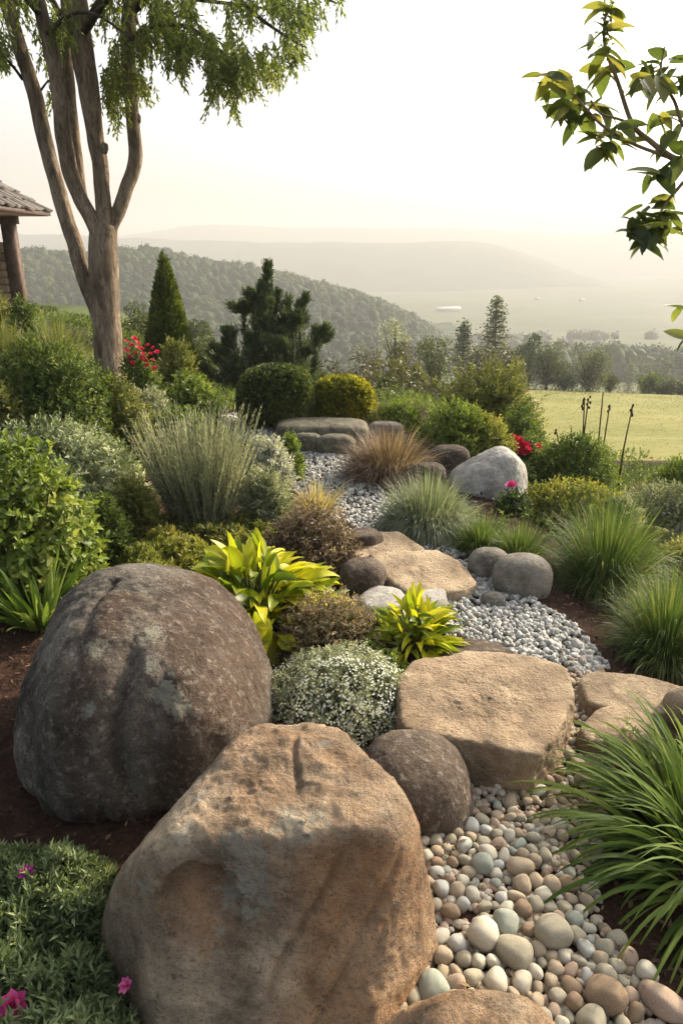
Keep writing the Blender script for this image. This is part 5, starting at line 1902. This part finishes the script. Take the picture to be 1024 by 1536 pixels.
# ------------------------------------------------------------------ broad leaved branch reaching in from the right
def branch_tree():
    rng = nrng()
    Y = 2.75
    base = np.array([2.15, 2.9, 0.])
    base[2] = float(H(base[0], base[1]))
    root = empty('broad_leaved_tree', base)
    tag(root, 'broad leaved tree reaching in from the right edge with backlit golden rimmed leaves', 'tree')
    P_ = lambda u, v, dy=0.: at_y(u, v, Y + dy) - base
    g = Geo()
    tr = smooth_path(np.array([[0, 0, -.1], [.03, -.02, .8], [-.04, -.05, 1.4], [-.02, -.06, 2.2], [.05, -.02, 2.9]]), 6)
    g_tube(g, tr, np.linspace(.065, .03, len(tr)), 10, .5, .06)
    link('trunk', g.mesh('trunk', True), M_BRANCH, parent=root)
    s = Y * 1.0 / FPX
    fork = np.array([-.04, -.05, 1.35])
    limbs = [([fork, P_(1100, 300, .1), P_(1030, 248), P_(1003, 234), P_(975, 212), P_(948, 186), P_(925, 120), P_(908, 75), P_(905, 40), P_(912, 8)], 7.5, 1.2),
             ([P_(1003, 236), P_(980, 228), P_(945, 214), P_(905, 190), P_(880, 165), P_(850, 130), P_(835, 115)], 3.6, 1.2),
             ([P_(948, 186), P_(925, 178), P_(900, 170), P_(885, 150)], 2.6, 1.2),
             ([np.array([-.03, -.06, 1.7]), P_(1080, 150, .1), P_(1030, 190), P_(1010, 150), P_(990, 115), P_(996, 70)], 5, 1.2),
             ([fork + [0, 0, -.15], P_(1090, 330), P_(1040, 270), P_(1010, 290), P_(990, 318), P_(975, 345)], 5, 1.2),
             ([P_(1040, 270), P_(1020, 250), P_(1000, 262), P_(985, 258)], 2.5, 1.2),
             ([fork + [0, 0, -.1], P_(1120, 420), P_(1060, 440), P_(1035, 458)], 4, 1.2), ([fork + [0, 0, -.25], P_(1120, 480), P_(1050, 490), P_(1035, 500)], 4, 1.2)]
    for px, r0, r1 in limbs:
        r0 *= .72
        g = Geo()
        pa = smooth_path(np.array(px), 5)
        g_tube(g, pa, np.linspace(r0, r1, len(pa)) * s, 8, .5, .08)
        link('branch', g.mesh('branch', True), M_BRANCH, parent=root)
    # leaf clusters: (centre, how many, spread, tint)
    gl = Geo()
    cl = [(822, 118, 9, 18), (850, 152, 7, 16), (872, 168, 10, 20), (846, 178, 4, 12), (868, 140, 5, 14), (893, 160, 7, 18), (912, 105, 9, 15), (908, 82, 5, 10), (930, 190, 3, 12), (905, 206, 10, 20), (925, 214, 7, 16), (895, 218, 5, 14),
          (885, 60, 2, 20), (905, 50, 5, 12), (912, 14, 4, 6), (968, 98, 5, 12), (985, 122, 6, 12), (1004, 100, 7, 14), (1020, 125, 7, 16), (985, 175, 4, 12), (1008, 205, 7, 14), (1018, 175, 5, 14), (960, 112, 3, 12), (1028, 235, 6, 12),
          (990, 262, 9, 16), (975, 305, 5, 12), (960, 330, 12, 18), (975, 350, 9, 16), (985, 332, 6, 14), (950, 345, 6, 16), (1008, 345, 5, 12), (1000, 318, 5, 14), (1018, 462, 2, 5), (1026, 505, 3, 6), (965, 362, 3, 10), (1060, 120, 10, 25), (1070, 220, 12, 30), (1070, 330, 10, 25)]
    for (u, v, k, spr) in cl:
        o = P_(u, v, rng.uniform(-.06, .06))
        th = rng.uniform(0, 6.28, k)
        d = np.stack([np.cos(th), np.sin(th) * .7, rng.uniform(-1.1, .35, k)], 1)
        bb_ = o + rng.normal(size=(k, 3)) * spr * .35 * s
        up = np.array([[0, -.2, 1.]]) + rng.normal(size=(k, 3)) * .3
        Lk = rng.uniform(26, 44, k) * s
        g_blades(gl, bb_, nrm(d), Lk, Lk * rng.uniform(.42, .54, k), rng.uniform(.2, 1.0, k), 5, rng, fold=.16, lance=True, twist=.5)
    # small buds and tips
    n = 130
    ii = rng.integers(0, 5, n)
    o = np.array([P_(*[(909, 26), (906, 50), (907, 68), (912, 12), (909, 36)][i]) for i in ii]) + rng.normal(size=(n, 3)) * np.array([3.5, 4, 9]) * s
    g_leaves(gl, o, rng.normal(size=(n, 3)) + np.array([0, 0, .6]), rng.normal(size=(n, 3)), 7 * s, 3.4 * s, rng=rng)
    link('leaves', gl.mesh('leaves'), LM['leaf_broad'], parent=root)


branch_tree()


# ------------------------------------------------------------------ trees in the middle distance
def tree(name, label, bb, Y, mat, kind='round', n=900, leaf=3.2, trunk_k=.25, group=None, gap=.0, tm=None, wid=None):
    rng = nrng()
    u0, v0, u1, v1 = bb
    uc = (u0 + u1) / 2
    if Y is None:
        c = ground(uc, v1)
    else:
        x = at_y(uc, v1, Y)
        c = np.array([x[0], Y, float(H(x[0], Y))])
    s = mpp(c)
    top = at_y(uc, v0, c[1])[2] - c[2]
    R_ = (u1 - u0) / 2 * s
    root = empty(name, c)
    tag(root, label, 'tree', group)
    g = Geo()
    lf = leaf * s
    if kind == 'conifer':
        z0 = top * trunk_k * .4
        gs = Geo()
        g_tube(gs, np.array([[0, 0, -.2], [0, 0, top * .5], [0, 0, top * .97]]), [R_ * .10, R_ * .06, R_ * .015], 6)
        tiers = 16
        for i in range(tiers):
            t = (i + .3) / tiers
            z = z0 + (top - z0) * t
            r = R_ * (1 - t) ** .8 * rng.uniform(.75, 1.1) * min(1, .55 + t * 2.5)
            kb = 7
            for j in range(kb):
                a = j * 6.28 / kb + i * .9 + rng.normal() * .2
                rr_ = r * rng.uniform(.65, 1.15)
                e = np.array([math.cos(a) * rr_, math.sin(a) * rr_, z + rr_ * rng.uniform(.05, .4)])
                b = np.array([0, 0, z])
                k = max(5, int(n / tiers / kb))
                tt = rng.random(k) ** .7
                P = b + (e - b) * tt[:, None] + rng.normal(size=(k, 3)) * lf * .9
                d = nrm((e - b)[None] + rng.normal(size=(k, 3)) * rr_ * .6)
                g_leaves(g, P, d, rng.normal(size=(k, 3)) + np.array([0, 0, 1.]), lf * rng.uniform(.8, 1.5, k), lf * .55, rng=rng)
                g_tube(gs, np.array([b, (b + e) / 2, e * .98]), [R_ * .025, R_ * .018, R_ * .006], 4)
        link('crown', g.mesh('crown'), LM[mat], parent=root)
        link('trunk', gs.mesh('trunk', True), tm or M_TRUNK2, parent=root)
        return root
    gs = Geo()
    zt = top * trunk_k
    nb = 30 if kind == 'round' else 12
    if kind == 'round':
        n = int(n * 1.7)
        trunk_k *= .4
    blobs = []
    for i in range(nb):
        d = nrm(rng.normal(size=3) + np.array([0, 0, .15]))
        f = rng.uniform(.3, .75)
        cz = zt + (top - zt) * .5
        p_ = np.array([d[0] * R_ * f, d[1] * R_ * f, cz + d[2] * (top - zt) * .5 * f])
        br = rng.uniform(.30, .48) if kind == 'round' else rng.uniform(.2, .34)
        if kind == 'round':
            zf = rng.uniform(.10, .80)
            pr = math.sqrt(max(.05, 1 - ((zf - .38) / .62) ** 2))
            a_ = rng.uniform(0, 6.28)
            q_ = R_ * pr * math.sqrt(rng.random()) * .72
            p_ = np.array([math.cos(a_) * q_, math.sin(a_) * q_, zf * top])
            br = rng.uniform(.24, .42) * (.55 + .45 * pr)
            blobs.append((p_, br * R_, min(br * R_ * 1.15, top * .2)))
            continue
        blobs.append((p_, br * R_, br * (top - zt) * .5 * 1.1))
    g_tube(gs, smooth_path(np.array([[0, 0, -.2], [R_ * .05, 0, zt * .6], [-R_ * .03, 0, zt + (top - zt) * .45]]), 4), np.linspace(R_ * .10, R_ * .04, 9), 7)
    for p_, a, b in blobs:
        k = max(20, int(n / nb))
        d = nrm(rng.normal(size=(k, 3)))
        f = (1 + .25 * pnoise(d * 2 + rng.uniform(0, 50))) * (1 - .4 * rng.random(k) ** 2)
        P = p_ + d * f[:, None] * np.array([a, a, b])
        g_leaves(g, P, nrm(d + rng.normal(size=(k, 3)) * .8), rng.normal(size=(k, 3)), lf * rng.uniform(.7, 1.4, k), lf * .6, rnd=np.clip(rng.random() * .5 + rng.random(k) * .5, 0, 1))
        g_tube(gs, np.array([[0, 0, zt * .7], (p_ + [0, 0, zt * .7]) * .5 + rng.normal(size=3) * R_ * .05, p_ + [0, 0, b * .4]]), [R_ * .045, R_ * .03, R_ * .01], 5)
    link('crown', g.mesh('crown'), LM[mat], parent=root)
    link('trunk', gs.mesh('trunk', True), tm or M_TRUNK2, parent=root)
    return root


GT = 'trees at the meadow edge'
tree('tall_conifer', 'tall airy conifer, the highest tree at the meadow edge', (696, 447, 776, 575), 54, 'leaf_far', 'conifer', 1700, 4.0, group=GT)
tree('small_conifer', 'small dark conifer left of the tallest one', (666, 485, 716, 575), 52, 'needle', 'conifer', 1300, 4.2, group=GT)
tree('dark_tree', 'dark rounded tree right of the tall conifer with a pointed top', (766, 490, 816, 580), 57, 'needle', 'round', 1500, 3.4, .1, GT)
tree('dark_tree', 'broad dark tree behind the pointed one, right of it', (784, 500, 850, 580), 58, 'leaf_far', 'round', 1800, 3.2, .12, GT)
tree('round_tree', 'round crowned tree standing alone right of the dark pair', (840, 512, 920, 584), 58, 'leaf_far', 'round', 2200, 3.0, .12, GT)
tree('meadow_bush', 'low bush at the right foot of the round crowned tree', (896, 560, 930, 588), 58, 'leaf_far', 'round', 600, 3, .05, GT)
tree('meadow_bush', 'low bush between the dark pair and the round crowned tree', (822, 556, 866, 584), 58, 'needle', 'round', 700, 3, .05, GT)
tree('meadow_tree', 'light green tree on the right at the meadow edge, leftmost of its three', (952, 556, 990, 596), 60, 'leaf_mid', 'round', 900, 3, .1, GT)
tree('meadow_tree', 'dark bushy tree beside the light green one at the meadow edge', (976, 566, 1012, 600), 60, 'leaf_far', 'round', 900, 3, .1, GT)
tree('meadow_tree', 'dark bushy tree cut by the right edge at the meadow', (1000, 568, 1050, 604), 59, 'leaf_far', 'round', 900, 3, .1, GT)
tree('misty_tree', 'slim pale tree in the mist beyond the meadow', (934, 542, 950, 580), 150, 'leaf_far', 'conifer', 500, 3.4)
tree('misty_tree', 'hazy small tree right of the slim pale one', (954, 530, 980, 562), 160, 'leaf_far', 'round', 600, 3, .1)
tree('misty_tree', 'hazy small tree near the right edge above the bushy trees', (984, 528, 1014, 562), 165, 'leaf_far', 'round', 600, 3, .1)
tree('pale_tree', 'pale open crowned tree rising from the thicket in the middle', (562, 460, 622, 560), 46, 'leaf_sage', 'open', 700, 3.6, .35)
tree('hillside_tree', 'soft green tree behind the cypress, against the wooded hill', (178, 404, 232, 540), 26, 'leaf_far', 'round', 1700, 4, .2)
tree('hillside_tree', 'soft green tree on the slope behind the trunk, left side', (96, 432, 150, 540), 30, 'leaf_far', 'round', 1700, 4, .2)
tree('hillside_tree', 'soft green tree on the slope right of the pavilion', (30, 440, 92, 540), 32, 'leaf_far', 'round', 1700, 4, .2)
tree('hillside_tree', 'soft green tree on the slope between cypress and ragged conifer', (282, 452, 330, 560), 34, 'leaf_far', 'round', 1500, 4, .2)
tree('hillside_tree', 'hazy shrub tree left of the dark spiky conifer', (284, 478, 340, 580), 24, 'leaf_far', 'round', 1500, 4, .2)
tree('crest_bush', 'dark bush on the bank crest just right of the pavilion post', (22, 462, 108, 580), 13, 'leaf_far', 'round', 1900, 4.5, .1)
tree('crest_bush', 'dark bush on the bank crest directly left of the tree trunk', (84, 474, 166, 590), 12, 'leaf_mid', 'round', 1900, 4.5, .1)
tree('crest_bush', 'dark low bush between tree trunk and cypress at the crest', (172, 470, 262, 590), 12.5, 'leaf_far', 'round', 1900, 4.5, .1)
tree('crest_bush', 'dark low bush between cypress and the ragged conifer', (262, 500, 345, 610), 12, 'leaf_far', 'round', 1900, 4.5, .1)
GB = 'brownish trees of the thicket'
for (bb, Y, mt, lab) in (((462, 516, 536, 625), 24, 'leaf_thicket', 'brownish bare looking bush right of the spiky conifer'), ((512, 502, 590, 620), 30, 'leaf_thicket', 'brown rounded thicket tree left of the pale open tree'),
                         ((570, 498, 645, 622), 28, 'leaf_thicket', 'brown thicket tree below the pale open tree'), ((614, 490, 690, 600), 34, 'leaf_far', 'dull green rounded tree left of the small dark conifer'),
                         ((680, 512, 752, 600), 36, 'leaf_thicket', 'brownish bush at the foot of the tall conifer'), ((728, 520, 796, 600), 40, 'leaf_thicket', 'dull brown bush behind the tall olive bush'),
                         ((440, 548, 500, 640), 18, 'leaf_thicket', 'dry brown shrub behind the golden clipped bush')):
    tree('thicket_tree', lab, bb, Y, mt, 'round', 1500, 4.2, .25, GB)
# saplings with thin trunks behind the clipped bushes
GS = 'young saplings behind the clipped bushes'
for (bb, Y, lab) in (((585, 535, 612, 640), 14.5, 'thin young tree nearest to the golden clipped bush'), ((608, 545, 638, 645), 13.5, 'thin young tree in the middle of the saplings'), ((634, 560, 662, 642), 14, 'thin young tree next to the tall olive bush'), ((555, 556, 600, 640), 12.5, 'leafy young tree behind the small round bush')):
    tree('sapling', lab, bb, Y, 'leaf_olive' if 'leafy' not in lab else 'leaf_mid', 'open', 360, 5, .45, GS)


# ------------------------------------------------------------------ the stone pavilion at the left edge
def pavilion():
    Y = 18.0
    Dp = 5.0
    far = at_y(76, 318, Y)
    Y -= Dp
    cor = np.array([far[0], Y, far[2]])
    gz = float(H(cor[0], Y)) - .3
    base = np.array([cor[0], Y, gz])
    root = empty('pavilion', base)
    tag(root, 'stone and timber pavilion with a shingled hip roof at the left edge', 'pavilion')
    z0 = cor[2] - gz
    s = mpp(cor)
    # roof: corner at the origin, eaves along -x and +y; ridge up and inward
    Wd = 7.0
    rise = 1.15
    half = Dp / 2
    A, B = np.array([0, 0, z0]), np.array([-Wd, 0, z0])
    D, E = np.array([0, Dp, z0]), np.array([-Wd, Dp, z0])
    R1, R2 = np.array([-half * .85, half, z0 + rise * 1.45]), np.array([-Wd + half * .85, half, z0 + rise * 1.45])
    rng = nrng()
    g = Geo()

    def slope(p0, p1, q0, q1, rows, wpx):
        nn = nrm(np.cross(p1 - p0, q0 - p0))
        if nn[2] < 0:
            nn = -nn
        for i in range(rows):
            t0, t1 = i / rows, (i + 1.35) / rows
            a0, a1 = p0 + (q0 - p0) * t0, p1 + (q1 - p1) * t0
            b0, b1 = p0 + (q0 - p0) * min(1, t1), p1 + (q1 - p1) * min(1, t1)
            k = max(1, int(np.linalg.norm(a1 - a0) / wpx))
            e = np.linspace(0, 1, k + 1) + np.concatenate([[0], rng.normal(size=max(0, k - 1)) * .18 / k, [0]])
            for j in range(k):
                f0, f1 = e[j], e[j + 1] - .08 / k
                dn = (q0 - p0) / np.linalg.norm(q0 - p0) * rng.normal() * .025
                lo0, lo1 = a0 + (a1 - a0) * f0 + dn, a0 + (a1 - a0) * f1 + dn
                up0, up1 = b0 + (b1 - b0) * f0, b0 + (b1 - b0) * f1
                th, tb = .055 + rng.random() * .03, .012
                V = np.array([lo0 + nn * .01, lo1 + nn * .01, up1 + nn * .004, up0 + nn * .004, lo0 + nn * th, lo1 + nn * th, up1 + nn * tb, up0 + nn * tb])
                F = np.array([[4, 5, 6], [4, 6, 7], [0, 1, 5], [0, 5, 4], [1, 2, 6], [1, 6, 5], [3, 0, 4], [3, 4, 7]])
                g.add(V, F, rng.random())
    slope(A, B, R1, R2, 9, .33)
    slope(D, A, R1, R1 + [.02, 0, 0], 9, .33)
    slope(E, D, R2, R1, 9, .33)
    MS = attrmat('shingle', [(.03, .027, .025), (.06, .054, .05), (.10, .09, .082), (.06, .056, .055)], .85, .2, 12, .5)
    roof = link('roof', g.mesh('roof'), MS, parent=root)
    # soffit and fascia
    MW = plainmat('dark_timber', [(.035, .022, .015), (.07, .042, .028), (.1, .062, .042)], 9, .8, .4)
    MF = plainmat('red_brown_timber', [(.032, .017, .012), (.055, .03, .021)], 8, .75, .3)

    def box(g, lo, hi):
        lo, hi = np.array(lo, float), np.array(hi, float)
        V = np.array([[x, y, z] for z in (lo[2], hi[2]) for y in (lo[1], hi[1]) for x in (lo[0], hi[0])])
        q = [[0, 2, 3, 1], [4, 5, 7, 6], [0, 1, 5, 4], [1, 3, 7, 5], [3, 2, 6, 7], [2, 0, 4, 6]]
        F = np.array([[a[0], a[1], a[2]] for a in q] + [[a[0], a[2], a[3]] for a in q])
        g.add(V, F, .5)
    g = Geo()
    box(g, (-Wd, .0, z0 - .09), (0, .05, z0 - .005))
    box(g, (-.05, .052, z0 - .09), (0, Dp, z0 - .005))
    link('fascia', g.mesh('fascia'), MF, parent=roof)
    g = Geo()
    box(g, (-Wd + .05, .053, z0 - .10), (-.052, Dp - .05, z0 - .06))
    link('soffit', g.mesh('soffit'), MW, parent=roof)
    # posts and the beam they carry
    px0 = at_y(12, 330, Y + Dp - .5)[0] - base[0]
    for (x, y) in ((px0, .5), (px0, Dp - .5), (px0 - 3, Dp - .5)):
        g = Geo()
        box(g, (x - .13, y - .13, -.6), (x + .13, y + .13, z0 - .28))
        link('post', g.mesh('post'), MW, parent=root)
    g = Geo()
    box(g, (-Wd + .2, Dp - .64, z0 - .278), (px0 + .2, Dp - .36, z0 - .102))
    link('beam', g.mesh('beam'), MW, parent=root)
    # stone wall between the posts: coursed rough stones
    g = Geo()
    top = at_y(12, 362, Y + Dp - .5)[2] - gz
    z = -.6
    V, F = ICO[3]
    while z < top - .03:
        hh = min(rng.uniform(.16, .26), top - z + .02)
        x = px0 - .14
        while x > -4.6:
            w = rng.uniform(.22, .5)
            r = np.sum(np.abs(V) ** 5, 1) ** (-1 / 5)
            P = V * r[:, None] * (1 + .05 * pnoise(V * 1.6 + rng.uniform(0, 99)))[:, None] * np.array([w * .5, .17, hh * .51])
            g.add(P + np.array([x - w / 2, Dp - .5 + rng.normal() * .012, z + hh / 2]), F, rng.random())
            x -= w - .012
        z += hh - .012
    link('wall', g.mesh('wall', True), attrmat('wall_stone', [(.13, .085, .05), (.22, .15, .09), (.30, .21, .13), (.18, .15, .12)], .9, .15, 9, .6), parent=root)


pavilion()
